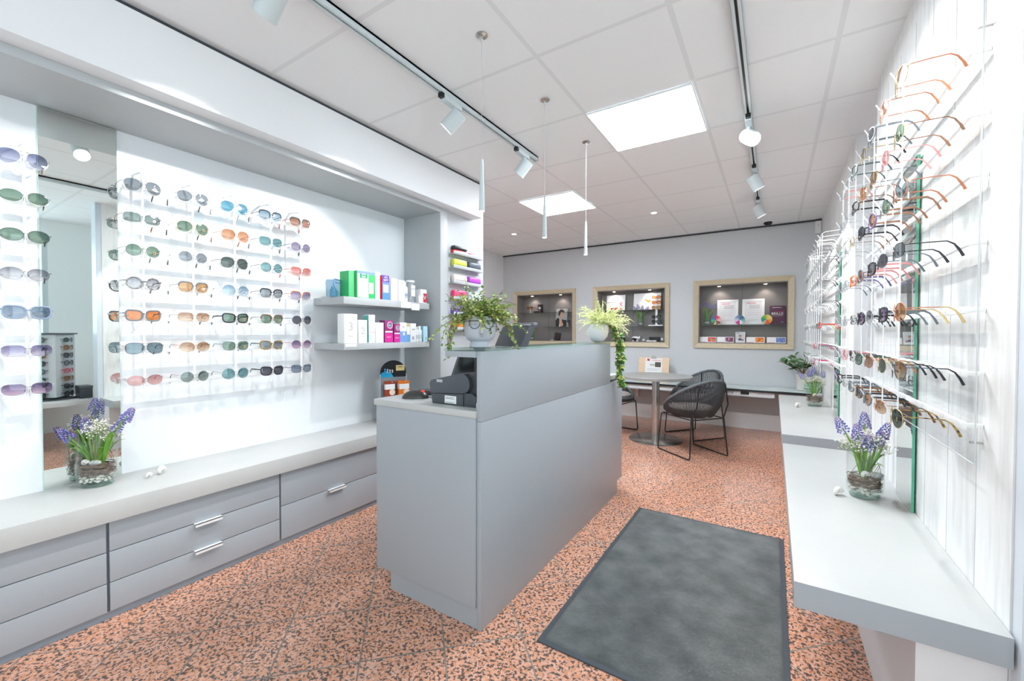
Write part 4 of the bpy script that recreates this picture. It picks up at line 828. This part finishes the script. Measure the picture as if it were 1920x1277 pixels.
# ------------------------------------------------------------------ floor mat
t=thing('floor_mat','dark grey entrance mat with rubber border on the granite floor','mat',(-.365,2.1,0)); T=Matrix.Translation(-t.location)
MB().box(-.794,.066,1.451,2.963,0,.006).xf(T).build('rubber_border',mat('mat_rubber',(74,80,86),.7),t,bevel=.002)
m=noisy('mat_pile',(104,107,107),(140,142,141),7,.95,(1,1,1),0,6); N_,L_,b_=nodes(m); nz=N_.new('ShaderNodeTexNoise'); nz.inputs['Scale'].default_value=420; bp=N_.new('ShaderNodeBump'); bp.inputs['Strength'].default_value=.8; bp.inputs['Distance'].default_value=.004; L_.new(nz.outputs['Fac'],bp.inputs['Height']); L_.new(bp.outputs[0],b_.inputs['Normal'])
pile=MB(); nx,ny=120,210; rp=random.Random(2)
pile.v=[(-.772+.816*i/nx,.0+1.473+1.468*j/ny,.0105+rp.uniform(0,.0022) if 0<i<nx and 0<j<ny else .006) for j in range(ny+1) for i in range(nx+1)]
pile.f=[(j*(nx+1)+i,j*(nx+1)+i+1,(j+1)*(nx+1)+i+1,(j+1)*(nx+1)+i) for j in range(ny) for i in range(nx)]; pile.m=[0]*len(pile.f)
pile.xf(T).build('pile',m,t,smooth=80)
# ------------------------------------------------------------------ display niches in the back wall
NLAMP=mat('niche_lamp',(255,240,225),.4,emit=14)
def niche(i,x0,x1,label,shelves):
    t=thing('display_niche',label,'display niche',((x0+x1)/2,6.225,NZ0),group='oak-framed display niches in the back wall'); c=(x0+x1)/2; a=(x1-x0)/2; h=NZ1-NZ0
    D=.20; e=.0012
    MB().box(-a+e,a-e,D-.01,D,e,h-e).box(-a+e,-a+.012,.0,D-.01,e,h-e).box(a-.012,a-e,.0,D-.01,e,h-e).box(-a+.012,a-.012,.0,D-.01,e,.012).box(-a+.012,a-.012,.0,D-.01,h-.012,h-e).build('lined_box',TAUPE,t)
    MB().box(-.0015,.0015,D-.0115,D-.0099,.012,h-.012).build('panel_joint',DARK,t)
    o=.062; y0,y1=-.032,-.004
    def side(q):   # q: outer-a, outer-b, inner-b, inner-a corner (x,z): a sloped moulding strip
        (ax,az),(bx,bz),(cx,cz),(dx,dz)=q; k=(0,)
        return MB().add([(ax,0-.0005,az),(bx,-.0005,bz),(cx,-.0005,cz),(dx,-.0005,dz),(ax,y0,az),(bx,y0,bz),(cx,y1,cz),(dx,y1,dz)],[(0,3,2,1),(4,5,6,7),(0,1,5,4),(1,2,6,5),(2,3,7,6),(3,0,4,7)])
    O=[(-a-o,-o),(a+o,-o),(a+o,h+o),(-a-o,h+o)]; I=[(-a+.001,.001),(a-.001,.001),(a-.001,h-.001),(-a+.001,h-.001)]
    for k in range(4): side([O[k],O[(k+1)%4],I[(k+1)%4],I[k]]).build('frame_rail',OAK,t)
    for z,s0,s1 in shelves: MB().box(s0-c,s1-c,.03,D-.011,z-NZ0-.006,z-NZ0).build('glass_shelf',[thin_glass('shelf_glass',(214,228,222),.08,body=(160,200,186),bodyf=.16)],t)
    for k in(-.27,.27):
        MB().lathe([(.026,h-.0125),(.027,h-.018),(.020,h-.019)],18,(k,.09,0)).build('lamp_ring',WHITE,t,smooth=40)
        MB().lathe([(.019,h-.0195),(.019,h-.0185)],14,(k,.09,0)).build('lamp_face',NLAMP,t)
        ld=bpy.data.lights.new('niche_lamp','SPOT'); ld.energy=2.1; ld.spot_size=R(105); ld.spot_blend=.7; ld.color=(1,.86,.76); ld.shadow_soft_size=.012
        lo=bpy.data.objects.new('niche_lamp',ld); COL.objects.link(lo); lo.parent=t; lo.location=(k,.09,h-.022); lo.rotation_euler=(R(14),0,0)
SH1,SH2=1.592,1.349; SB=NZ0+.0125
niche(1,*NX[0],'leftmost oak-framed display niche with a portrait card',[(SH1,NX[0][0]+.02,NX[0][1]-.02),(SH2,-3.31,NX[0][1]-.02)])
niche(2,*NX[1],'middle oak-framed display niche with orange sunglasses',[(SH1,NX[1][0]+.02,NX[1][1]-.02),(SH2,-1.88,NX[1][1]-.02)])
niche(3,*NX[2],'rightmost oak-framed display niche with framed certificates and colour wheels',[(1.358,NX[2][0]+.02,NX[2][1]-.02)])
RB=(PI/2,0,0)        # text facing -y
def card(label,x0,x1,z0,z1,y=6.36,name='card',cat='card',col=(244,243,244),lean=8,group=None,d=.006):
    t=thing(name,label,cat,((x0+x1)/2,y-.5*(z1-z0)*math.sin(R(lean)),z0),group=group); t.rotation_euler=(R(-lean),0,0)
    w=x1-x0; h=z1-z0
    MB().box(-w/2,w/2,0,d,0,h).build('board',mat('card_%d_%d_%d'%col,col,.5),t)
    return t,w,h
def ink(t,w,h,items,dy=-.0006):
    for k,(c,poly) in enumerate(items):
        MB().prism([((u-.5)*w,v*h) for u,v in poly],1,dy-.0003*k,0).build('print',mat('ink_%d_%d_%d'%c,c,.5),t)
def rc(a,b,c,d): return [(a,b),(c,b),(c,d),(a,d)]
def ell(cx,cy,rx,ry,n=16): return [(cx+rx*math.cos(2*PI*i/n),cy+ry*math.sin(2*PI*i/n)) for i in range(n)]
def stand_glasses(x,z,y,spec,label,hz=.07):
    s=thing('eyewear_stand','small clear stand holding %s'%label,'display stand',(x,y+.03,z)); MB().box(-.02,.02,-.02,.03,0,.004).tube([(0,0,.004),(0,-.006,hz-.012)],.004,8).build('stand_body',ACRW,s)
    glasses(spec,(x,y,z+hz),0,label,'sunglasses in the wall niches')
# niche 1
stand_glasses(-3.60,SH1+.0005,6.30,('wayf','havana','rust','havana','plastic',''),'dark brown sunglasses on upper glass shelf, leftmost niche',.085)
t=thing('open_case','dark brown upright open spectacle case on upper shelf, leftmost niche','case',(-3.42,6.33,SH1+.0005))
LEATH=mat('dark_leather',(52,42,40),.4); MB().box(-.04,.045,.0,.05,0,.145).build('upright_half',LEATH,t,bevel=.01); MB().box(-.085,.03,-.06,-.004,0,.03).build('lower_half',LEATH,t,bevel=.008); MB().box(-.07,.015,-.055,-.01,.03,.034).build('cloth',PAPER,t); MB().box(-.02,.02,-.002,0,.06,.10).build('badge',CHROME,t)
t,w,h=card('portrait card of a dark-haired person in a dark jacket, leftmost niche',-3.125,-2.915,SH2+.0005,1.655,name='portrait_card',col=(168,170,170))
ink(t,w,h,[((40,48,52),[(.02,.0),(.0,.35),(.16,.50),(.34,.44),(.62,.40),(.86,.34),(.98,.1),(.96,.0)]),((206,158,132),[(.36,.02),(.33,.45),(.52,.42),(.66,.12),(.6,.02)]),((196,140,112),ell(.46,.66,.15,.19)),((214,166,140),ell(.50,.64,.11,.16)),((54,46,44),[(.22,.62),(.24,.86),(.40,.97),(.62,.94),(.74,.84),(.72,.76),(.52,.82),(.40,.80),(.34,.66),(.3,.6)]),((60,48,44),rc(.50,.70,.58,.715)),((60,48,44),rc(.36,.70,.44,.715)),((150,84,76),rc(.44,.555,.56,.57)),((206,158,132),ell(.58,.12,.13,.07)),((236,236,236),[(.34,.0),(.37,.2),(.41,.0)])])
stand_glasses(-2.885,SH2+.0005,6.29,('round','black','dark','black','plastic',''),'black sunglasses beside the portrait card, leftmost niche',.085)
t=thing('standing_case','dark glossy spectacle case leaning on niche floor, leftmost niche','case',(-3.09,6.33,SB)); MB().box(-.05,.05,-.02,.03,0,.135).xf(Matrix.Rotation(R(9),4,'Y')).build('shell',LEATH,t,bevel=.014); MB().box(-.09,-.05,-.05,-.01,0,.012).build('cloth',PAPER,t)
# niche 2
t,w,h=card('white poster with printed eyeglasses and pink symbol, middle niche',-2.235,-1.94,SH1+.0005,1.836,name='poster_board',cat='poster')
ink(t,w,h,[((150,160,120),ell(.14,.50,.10,.035)),((150,160,120),ell(.37,.48,.11,.06)),((245,244,240),ell(.14,.50,.085,.02)),((245,244,240),ell(.37,.48,.09,.045)),((120,100,80),rc(.02,.53,.6,.545)),((150,40,60),rc(.22,.05,.34,.17)),((214,40,110),rc(.38,.05,.62,.20)),((70,50,60),rc(.34,.13,.42,.17)),((214,60,120),ell(.79,.10,.06,.05))]); text(t,'S',.12,(w*.29,-.0008,h*.33),RB,mat('ink_214_40_110',(214,40,110),.5))
t,w,h=card('wide white poster with printed orange sunglasses, middle niche',-1.81,-1.41,SH1+.0005,1.846,name='poster_board',cat='poster')
ink(t,w,h,[((232,150,50),[(.40,.62),(.44,.60),(.50,.46),(.60,.44),(.66,.56),(.60,.58),(.52,.56),(.46,.66)]),((90,56,30),rc(.42,.585,.66,.60)),((220,150,150),rc(.14,.2,.22,.215))])
s=thing('eyewear_stand','white column stand with five pairs of sunglasses, middle niche','display stand',(-1.455,6.285,SH2+.0005)); MB().box(-.10,.10,-.05,.05,0,.014).box(-.014,.014,.0,.02,.014,.42).build('column',ACRW,s)
for k,(z,l,f) in enumerate([(.40,'orange','havana'),(.325,'orange','havana'),(.25,'amber','havana'),(.115,'dark','black'),(.045,'dark','black')]):
    glasses(('wayf',f,l,f,'plastic',''),(-1.455,6.262,SH2+.018+z),0,'%s sunglasses on the column stand, middle niche'%['topmost orange-lensed','second orange-lensed','third, amber-lensed','fourth, dark-lensed','lowest, dark-lensed'][k],'sunglasses in the wall niches')
t=thing('lens_holder','small dark lens holder with white cap on the floor of middle niche','holder',(-1.955,6.30,SB)); MB().box(-.035,.035,-.03,.03,0,.065).build('body',BLACK,t,bevel=.015); MB().box(-.025,.025,-.02,.02,.064,.085).build('cap',WHITE,t,bevel=.006)
t=thing('pig_figurine','white and black pig-shaped ornament on the floor of middle niche','ornament',(-1.76,6.29,SB)); m=MB().ball((0,0,.05),(.055,.03,.028),14,9).ball((.055,-.002,.052),(.022,.02,.02),10,7)
for sx in(-.03,.03):
    for sy in(-.015,.015): m.cyl((sx,sy,.0),(sx,sy,.035),.009,8)
m.ball((.062,.014,.072),(.006,.004,.01),6,4).ball((.062,-.014,.072),(.006,.004,.01),6,4).build('body',WHITE,t,smooth=60); MB().ball((-.005,-.004,.040),(.050,.0285,.026),14,9).build('dark_belly',BLACK,t,smooth=60)
t=thing('black_gift_box','small black box on the floor of middle niche','box',(-1.49,6.33,SB)); MB().box(-.07,.07,-.03,.03,0,.065).build('body',BLACK,t,bevel=.002); MB().box(-.072,.072,-.032,.032,.05,.07).build('lid',mat('lid_black',(44,42,42),.4),t,bevel=.002)
t=thing('name_plate','small white sign plate with dark letters in front of black box, middle niche','sign',(-1.52,6.275,SB)); MB().box(-.07,.07,-.004,.004,0,.02).build('plate',PAPER,t); text(t,'OPTIK',.014,(0,-.0046,.010),RB,DARK)
t=thing('glass_block','small clear glass block at the right of middle niche floor','ornament',(-1.375,6.30,SB)); MB().box(-.02,.02,-.02,.02,0,.07).build('block',ACR,t,bevel=.003); MB().box(-.012,.012,-.0003,.0003,.02,.05).build('engraving',WHITE,t)
t=thing('glass_block','low clear glass block left of the black box, middle niche','ornament',(-1.64,6.30,SB)); MB().box(-.03,.03,-.02,.02,0,.05).build('block',ACR,t,bevel=.003); MB().box(-.018,.018,-.0003,.0003,.012,.036).build('engraving',WHITE,t)
# niche 3
for k,(a,b,l) in enumerate([(-.664,-.406,'left'),(-.36,-.102,'right')]):
    t=thing('framed_certificate','white-framed certificate with pink heading, %s one in rightmost niche'%l,'certificate',((a+b)/2,6.375,1.3585),group='certificates in the right niche'); t.rotation_euler=(R(-6),0,0); w=b-a; h=.345
    MB().box(-w/2,w/2,0,.014,0,.03).box(-w/2,w/2,0,.014,h-.03,h).box(-w/2,-w/2+.03,0,.014,.03,h-.03).box(w/2-.03,w/2,0,.014,.03,h-.03).build('frame',WHITE,t,bevel=.002)
    MB().box(-w/2+.03,w/2-.03,.006,.010,.03,h-.03).build('sheet',mat('sheet_grey',(226,227,230),.5),t)
    for (x0,z0,x1,z1,c) in [(-.075,.285,.03,.293,(226,90,110)),(-.045,.215,.075,.27,(200,201,204)),(-.06,.19,.07,.196,(196,197,200)),(-.07,.16,.07,.166,(196,197,200)),(-.06,.13,.06,.136,(196,197,200)),(-.05,.06,.05,.066,(200,201,204))]: MB().box(x0,x1,.0052,.006,z0,z1).build('print',mat('ink_%d_%d_%d'%c,c,.5),t)
t=thing('book','dark plum book with the word BRILLE on its cover, rightmost niche','book',(.047,6.35,1.3585)); t.rotation_euler=(R(-8),0,R(8))
MB().box(-.085,.085,0,.003,0,.245).box(-.085,.085,.019,.022,0,.245).box(-.085,-.082,0,.022,0,.245).build('cover',mat('plum_cover',(92,56,80),.45),t); MB().box(-.082,.083,.003,.019,.004,.241).build('page_block',PAPER,t)
text(t,'BRILLE',.044,(-.005,-.0006,.140),RB,PAPER,sx=1.05); text(t,'Lieblingsstücke',.017,(.018,-.0006,.168),RB,mat('ink_214_60_120',(214,60,120),.5)); text(t,'Die schönsten Geschichten',.011,(-.005,-.0006,.112),RB,PAPER); text(t,'edition',.011,(.05,-.0006,.03),RB,PAPER); MB().box(-.06,.04,-.0006,0,.218,.223).build('print',PAPER,t)
WH=[[(232,80,80),(226,60,110),(110,90,160),(70,110,170),(60,150,160),(90,180,140),(60,130,90),(226,200,120),(120,110,100),(150,40,80),(236,200,190),(240,170,170)],[(70,96,130),(90,120,150),(110,140,170),(150,160,190),(200,190,220),(214,200,226),(214,40,130),(190,60,140),(240,240,240),(190,214,214),(110,190,180),(90,140,160)],[(236,214,120),(220,206,90),(170,196,80),(110,170,70),(40,160,110),(60,150,140),(190,190,160),(226,120,60),(232,90,50),(236,140,60),(240,170,70),(244,200,120)]]
for k,(x,l) in enumerate([(-.665,'red-blue'),(-.382,'grey-blue and magenta'),(-.075,'green-orange')]):
    t=thing('colour_wheel','%s round colour fan wheel on the glass shelf, rightmost niche'%l,'colour wheel',(x,6.275,1.3585),group='colour wheels in the right niche')
    for i,c in enumerate(WH[k]):
        a0,a1=2*PI*i/12+.6,2*PI*(i+1)/12+.6
        MB().prism([(0,.064)]+[(.062*math.cos(a0+(a1-a0)*j/3),.064+.062*math.sin(a0+(a1-a0)*j/3)) for j in range(4)],1,-.002,.002).build('segment',mat('ink_%d_%d_%d'%c,c,.5),t)
    MB().box(-.02,.02,.0025,.05,0,.003).box(-.012,.012,.0025,.006,.003,.05).build('clear_foot',ACR,t)
t,w,h=card('upright leaflet stand picturing a child, centre of rightmost niche floor',-.431,-.318,SB,1.262,y=6.33,name='leaflet',cat='leaflet')
ink(t,w,h,[((206,208,212),rc(.04,.3,.96,.98)),((90,96,104),rc(.08,.88,.4,.93)),((206,150,120),ell(.48,.56,.13,.13)),((150,104,70),[(.34,.58),(.36,.70),(.5,.74),(.62,.68),(.62,.60),(.5,.66)]),((70,90,120),[(.26,.2),(.3,.36),(.46,.42),(.64,.36),(.7,.2)]),((210,70,70),ell(.76,.24,.1,.07))])
for k,(a,b,c,l) in enumerate([(-.866,-.66,[(226,60,80),(90,170,80),(240,170,60)],'red and green'),(-.65,-.447,[(150,60,110),(70,70,66),(206,150,180)],'pink and dark'),(-.302,-.095,[(240,140,40),(250,190,60),(210,90,40)],'orange'),(-.072,.133,[(110,130,200),(150,170,220),(90,110,180)],'blue')]):
    t,w,h=card('small white folded card with a %s flower picture, rightmost niche floor'%l,a,b,SB,1.196,y=6.285,name='folded_card',lean=14,group='flower cards on the right niche floor'); rr=random.Random(k)
    ink(t,w,h,[(c[0],rc(.5,.12,.97,.92))]+[(c[rr.randint(1,2)],ell(rr.uniform(.56,.9),rr.uniform(.25,.8),.055,.11,9)) for i in range(9)]+[((206,80,90),rc(.04+.1*i,.02,.10+.1*i,.09)) for i in range(4)])
    MB().add([(-w/2,.006,h),(w/2,.006,h),(w/2,.055,.034),(-w/2,.055,.034),(-w/2,.009,h),(w/2,.009,h),(w/2,.058,.034),(-w/2,.058,.034)],[(0,3,2,1),(4,5,6,7),(0,1,5,4),(1,2,6,5),(2,3,7,6),(3,0,4,7)]).build('rear_flap',PAPER,t)
def small_vase(x,z,l,seed):
    rr=random.Random(seed); r=.042; hg=.19
    o=tag(MB().lathe([(r*.9,0),(r,.01),(r,hg),(r-.003,hg),(r-.003,.012),(.001,.01)],22,cap=False).lathe([(r*.9,0),(.001,0)],22,cap=False).build('glass_vase',[GLASS],smooth=50),'slim clear glass vase, %s'%l,'vase'); o.location=(x,6.29,z)
    m=MB()
    for i in range(40): a=rr.uniform(0,2*PI); q=r*.75*rr.random(); m.ball((q*math.cos(a),q*math.sin(a),.017+rr.random()*.03),(.007,.006,.005),6,4)
    tag(m.build('pebble_layer',PEB,loc=(x,6.29,z),smooth=60),'white pebbles in the slim vase, %s'%l,'pebbles',kind='stuff')
    for i,(dx,hh) in enumerate([(-.08,.25),(-.03,.275),(.03,.25),(.085,.24)]):
        muscari((x+dx*.2,6.29+rr.uniform(-.012,.012),z+.06),(x+dx,6.285+rr.uniform(-.03,.03),z+hh),rr,'%s purple flower in slim vase, %s'%(['leftmost','second','third','rightmost'][i],l),'flowers in the niche vases',1.25)
small_vase(-3.55,SB,'leftmost niche floor',21); small_vase(-1.685,SH2+.0005,'middle niche shelf',22); small_vase(-.775,1.3585,'rightmost niche shelf',23)
# ------------------------------------------------------------------ bench along the back wall
t=thing('wall_bench','long glass-topped bench shelf along the back wall','bench',(-1.8,6.0,0)); T=Matrix.Translation(-t.location)
MB().box(-4.09,.474,5.81,6.212,.556,.566).xf(T).build('glass_top',[mat('bench_glass',(200,212,212),.06)],t)
MB().box(-4.09,.474,5.805,6.212,.532,.5555).xf(T).build('black_board',BLACK,t)
MB().box(-4.09,.02,5.83,5.85,.468,.5315).xf(T).build('white_valance',WHITE,t); MB().box(-4.09,.02,5.826,5.83,.468,.484).xf(T).build('lower_lip',mat('lip_grey',(206,208,212),.5),t)
MB().box(-.335,-.245,5.8285,5.83,.49,.5315).xf(T).build('black_clip',BLACK,t); MB().box(-.16,-.005,5.8285,5.83,.496,.522).xf(T).build('pale_label',mat('label_lilac',(224,218,224),.5),t)
text(t,'RODENSTOCK',.042,(-.555+1.8,-.1712,.510),(PI/2,PI,0),DARK,sx=1.0)
for x in(-3.2,-1.7,.1): MB().box(x-.02,x+.02,5.9,6.21,.48,.532).box(x-.02,x+.02,6.18,6.21,.3,.48).xf(T).build('bracket',WHITE,t)
t=thing('clipboard_display','light wood board with clip and printed leaflet on the bench','display board',(-1.435,6.02,.5665)); t.rotation_euler=(R(-9),0,0)
MB().box(-.21,.21,0,.015,0,.335).build('board',CORK,t,bevel=.006); MB().box(-.115,.115,-.0015,0,.05,.325).build('sheet',PAPER,t)
MB().tube([(-.03,-.004,.33),(-.02,-.006,.352),(.02,-.006,.352),(.03,-.004,.33)],.004,6).box(-.035,.035,-.008,0,.318,.334).build('metal_clip',STEEL,t)
for (a,b,c,d,cc) in [(-.09,.285,-.055,.315,(196,50,60)),(-.02,.29,.10,.297,(226,120,130)),(.02,.20,.10,.27,(84,78,70)),(-.05,.215,.02,.245,(196,190,176)),(-.09,.17,.09,.175,(190,190,194)),(-.09,.15,.05,.155,(190,190,194))]: MB().box(a,c,-.002,-.0015,b,d).build('print',mat('ink_%d_%d_%d'%cc,cc,.5),t)
# plant at the right end of the bench
t=thing('potted_rubber_plant','pot plant with round dark green leaves at right end of bench','potted plant',(.30,6.0,.5665))
MB().lathe([(.05,0),(.06,.006),(.075,.19),(.078,.20),(.07,.20),(.066,.18),(.01,.17)],28).build('pot',mat('stone_pot',(206,204,200),.6),t,smooth=50)
m=MB(); s=MB(); rr=random.Random(4)
for i in range(9):
    a=2*PI*i/9+rr.uniform(-.3,.3); P=[Vector((0,0,.18))]; d=Vector((math.cos(a)*.55-.25,math.sin(a)*.35-.1,1)).normalized()
    for k in range(5):
        d=(d+Vector((math.cos(a)*.14,math.sin(a)*.10,-.02))).normalized(); P.append(P[-1]+d*.055)
        if k>0:
            for j in range(2):
                ld=(Vector((rr.uniform(-1,1),rr.uniform(-.8,.5),rr.uniform(-.1,.6)))).normalized(); m.leaf(P[-1],ld,Vector((0,-.4,1)),rr.uniform(.06,.085),.05,rr.choice((0,0,1)),bend=.3)
    s.tube(P,.004,5)
m.build('foliage',[mat('rubber_leaf',(62,108,66),.3),mat('rubber_leaf_pale',(98,142,96),.3)],t,smooth=60); s.build('stems',STEM,t)
for k in range(5):
    o=MB().box(-.075,.075,-.10,.10,0,.016).build('leaflet_bundle',[mat('bundle_%d'%k,[(150,190,166),(196,214,206),(120,168,146),(206,220,214),(140,184,160)][k],.4)],bevel=.001); o.location=(.385,5.93-.005*k,.5665+.0168*k); o.rotation_euler=(0,0,.05*(k%3-1))
    tag(o,'green-edged leaflet bundle on the bench, %s of its stack'%['lowest','second from bottom','middle','second from top','topmost'][k],'leaflets','stack of leaflet bundles on the bench')
# ------------------------------------------------------------------ round table and woven chairs
t=thing('round_table','round grey-topped bistro table on a steel column','table',(-1.153,4.98,0))
MB().lathe([(.386,.720),(.40,.724),(.40,.748),(.396,.752)],72).build('table_top',[noisy('table_top_grey',(150,148,146),(160,158,156),5,.35,(1,1,1),0,4)],t,smooth=40)
MB().lathe([(.06,.690),(.10,.70),(.16,.7195)],32).build('mounting_plate',STEEL,t); MB().lathe([(.043,.015),(.043,.70)],36).build('column',STEEL,t,smooth=40); MB().lathe([(.30,0),(.30,.008),(.29,.014),(.05,.022)],64).build('base_plate',STEEL,t,smooth=30)
WOV=mat('woven_charcoal',(62,66,70),.55); ROD=mat('black_steel_rod',(38,39,42),.4); CUSH=mat('grey_seat_cushion',(176,170,164),.9)
def chair(loc,f,label):
    t=thing('woven_chair',label,'chair',loc,rz=math.atan2(f[0],-f[1]),group='woven tub chairs around the bistro table')
    # tub: a = angle from the front (-y); rim higher towards the back
    def rim(a): c=-math.cos(a); return Vector((.285*math.sin(a),-.262*math.cos(a)+.02+.035*max(0,c),.435+.345*((1+c)/2)**1.2))
    def base(a): return Vector((.20*math.sin(a),-.20*math.cos(a)+.005,.400))
    def belly(a,u):
        p=base(a).lerp(rim(a),u); o=Vector((math.sin(a),-math.cos(a),0)); return p+o*.045*math.sin(PI*min(1,u*1.0))**1*(1-.35*u)
    m=MB()
    for i in range(116):
        a=2*PI*i/116; m.tube([belly(a,u) for u in(0,.12,.3,.5,.7,.86,1)],.0047,4)
    for u in [.06+.047*k for k in range(20)]: m.tube([belly(2*PI*i/60,u)+Vector((math.sin(2*PI*i/60),-math.cos(2*PI*i/60),0))*.002*(1 if i%2 else -1) for i in range(60)],.0021,4,closed=True)
    m.lathe([(.001,.394),(.20,.394),(.205,.402),(.001,.404)],40,(0,.005,0),cap=False)
    m.build('woven_shell',WOV,t,smooth=60)
    MB().tube([rim(2*PI*i/72)+Vector((0,0,.002*math.sin(i*2.1))) for i in range(72)],.0155,8,closed=True).build('woven_rim',[noisy('woven_rim',(74,80,84),(112,118,122),140,.6)],t,smooth=60)
    MB().lathe([(.01,.404),(.205,.405),(.218,.42),(.222,.475),(.20,.492),(.01,.498)],40,(0,-.005,0)).build('seat_cushion',CUSH,t,smooth=50)
    for sx in(-1,1):
        P=[(sx*.175,-.20,.40),(sx*.205,-.215,.38),(sx*.235,-.228,.03),(sx*.237,-.222,.012),(sx*.238,-.205,.008),(sx*.238,.225,.008),(sx*.236,.243,.012),(sx*.232,.247,.03),(sx*.20,.225,.40)]
        rp=rim(PI-sx*.62); P2=P+[tuple(rp+Vector((sx*.02,.03,-.20))),tuple(rp+Vector((0,.014,-.005)))]
        MB().tube(P2,.0072,8).build('sled_leg',ROD,t,smooth=60)
    MB().tube([(-.20,-.213,.385),(.20,-.213,.385)],.0065,8).tube([(-.203,.225,.388),(.203,.225,.388)],.0065,8).tube([(-.2,-.18,.389),(-.2,.2,.389)],.006,6).tube([(.2,-.18,.389),(.2,.2,.389)],.006,6).build('under_frame',ROD,t,smooth=60)
    MB().box(-.02,.02,.2135,.2165,.402,.412).build('maker_plate',STEEL,t)
    return t
chair((-.716,4.654,0),(-.77,.64),'charcoal woven tub chair in front right of the bistro table')
chair((-.81,5.44,0),(-.62,-.785),'charcoal woven tub chair behind right of the bistro table')
chair((-1.72,5.14,0),(.986,-.165),'charcoal woven tub chair left of the table, mostly behind the counter')
# ------------------------------------------------------------------ pendants, sensor, dome camera
for k,(y,l) in enumerate([(1.569,'nearest of the three slim white pendants over the counter'),(2.195,'middle one of the three slim white pendants'),(2.831,'farthest of the three slim white pendants')]):
    t=thing('pendant_lamp',l,'pendant lamp',(-1.154,y,H),group='slim pendant lamps over the counter')
    MB().lathe([(.027,0),(.027,-.004),(.008,-.008),(.006,-.024),(.004,-.028)],24).build('ceiling_rose',STEEL,t,smooth=40); MB().tube([(0,0,-.02),(0,0,-.572)],.0012,6).build('cable',mat('cable_grey',(190,192,194),.5),t)
    MB().lathe([(.0065,-.57),(.0085,-.62),(.0135,-.805),(.0125,-.808)],20).build('lamp_tube',ALU,t,smooth=40); MB().lathe([(.0115,-.8085),(.0115,-.8095)],14).build('lamp_face',SPOTL,t)
t=thing('dome_camera','black dome security camera on the rear ceiling','camera',(-.071,5.975,H)); MB().lathe([(.06,-.001),(.062,-.012),(.05,-.018)],24).build('mount_ring',WHITE,t,smooth=40); MB().ball((0,0,-.018),(.048,.048,.045),18,10).build('dome',mat('smoked_dome',(28,28,30),.1),t,smooth=60)
t=thing('alarm_sensor','small white alarm sensor high in the back right corner','sensor',(.445,6.20,2.44)); MB().box(-.035,.028,-.03,.022,0,.15).build('housing',WHITE,t,bevel=.008); MB().ball((-.004,-.03,.095),(.004,.002,.004),8,6).build('indicator',ANTH,t)
# ------------------------------------------------------------------ track spotlights (heads and their lamps)
LP_,RP_=27,27
track_spot(-1.585,-.35,(-2.81,.05,1.3),'track spotlight over the shop front, left track, behind the viewer',LP_)
track_spot(-1.585,.82,(-2.81,.75,1.35),'track spotlight at top edge of the picture, nearest on left track',LP_)
track_spot(-1.585,1.86,(-2.75,1.45,1.35),'track spotlight in the middle of the left track',LP_)
track_spot(-1.585,2.66,(-2.55,2.55,1.45),'track spotlight near the far end of the left track',5)
track_spot(-.145,.5,(.476,1.35,1.3),'track spotlight above the viewer on right track',8)
track_spot(-.145,1.5,(.476,1.9,1.2),'track spotlight just outside the picture on right track',RP_)
track_spot(-.145,3.02,(.47,1.75,1.55),'lit track spotlight facing the viewer, nearest one on right track',RP_)
track_spot(-.145,3.92,(.476,4.25,1.25),'track spotlight in the middle of the right track',RP_)
track_spot(-.145,4.85,(.476,5.1,1.25),'track spotlight at the far end of the right track',RP_)
# ------------------------------------------------------------------ daylight
W=bpy.data.worlds.new('sky'); S.world=W; W.use_nodes=True
W.node_tree.nodes['Background'].inputs[0].default_value=(.82,.90,1,1); W.node_tree.nodes['Background'].inputs[1].default_value=1.2
def area(name,loc,rot,sx,sy,e,col):
    ld=bpy.data.lights.new(name,'AREA'); ld.shape='RECTANGLE'; ld.size=sx; ld.size_y=sy; ld.energy=e; ld.color=col
    o=bpy.data.objects.new(name,ld); COL.objects.link(o); o.location=loc; o.rotation_euler=rot; return o
area('window_daylight',(-.4,-1.98,1.35),(R(90),0,0),4.1,2.0,5,(.86,.93,1))
area('bay_daylight',(2.12,-.1,1.47),(R(90),0,R(90)),2.7,1.85,25,(.82,.91,1))
# ------------------------------------------------------------------ camera
yaw,pitch,roll=R(32.169),R(-1.033),R(.09)
f=Vector((-math.sin(yaw)*math.cos(pitch),math.cos(yaw)*math.cos(pitch),math.sin(pitch))); r=Vector((math.cos(yaw),math.sin(yaw),0)); u=r.cross(f)
r2=r*math.cos(roll)+u*math.sin(roll); u2=u*math.cos(roll)-r*math.sin(roll)
cd=bpy.data.cameras.new('camera'); cd.sensor_width=36; cd.lens=779.14/1920*36; cd.clip_start=.02
cam=bpy.data.objects.new('camera',cd); COL.objects.link(cam)
cam.matrix_world=Matrix(((r2.x,u2.x,-f.x,0),(r2.y,u2.y,-f.y,0),(r2.z,u2.z,-f.z,1.242),(0,0,0,1)))
S.camera=cam
# ------------------------------------------------------------------ colour management and light paths
vs=S.view_settings; vs.view_transform='Standard'; vs.look='None'; vs.gamma=1; vs.use_curve_mapping=False; vs.exposure=0.76
cy=S.cycles; cy.max_bounces=9; cy.diffuse_bounces=5; cy.glossy_bounces=4; cy.transmission_bounces=6; cy.transparent_max_bounces=28
cy.use_denoising=True; cy.sample_clamp_indirect=6; cy.caustics_reflective=False; cy.caustics_refractive=False; cy.blur_glossy=.5
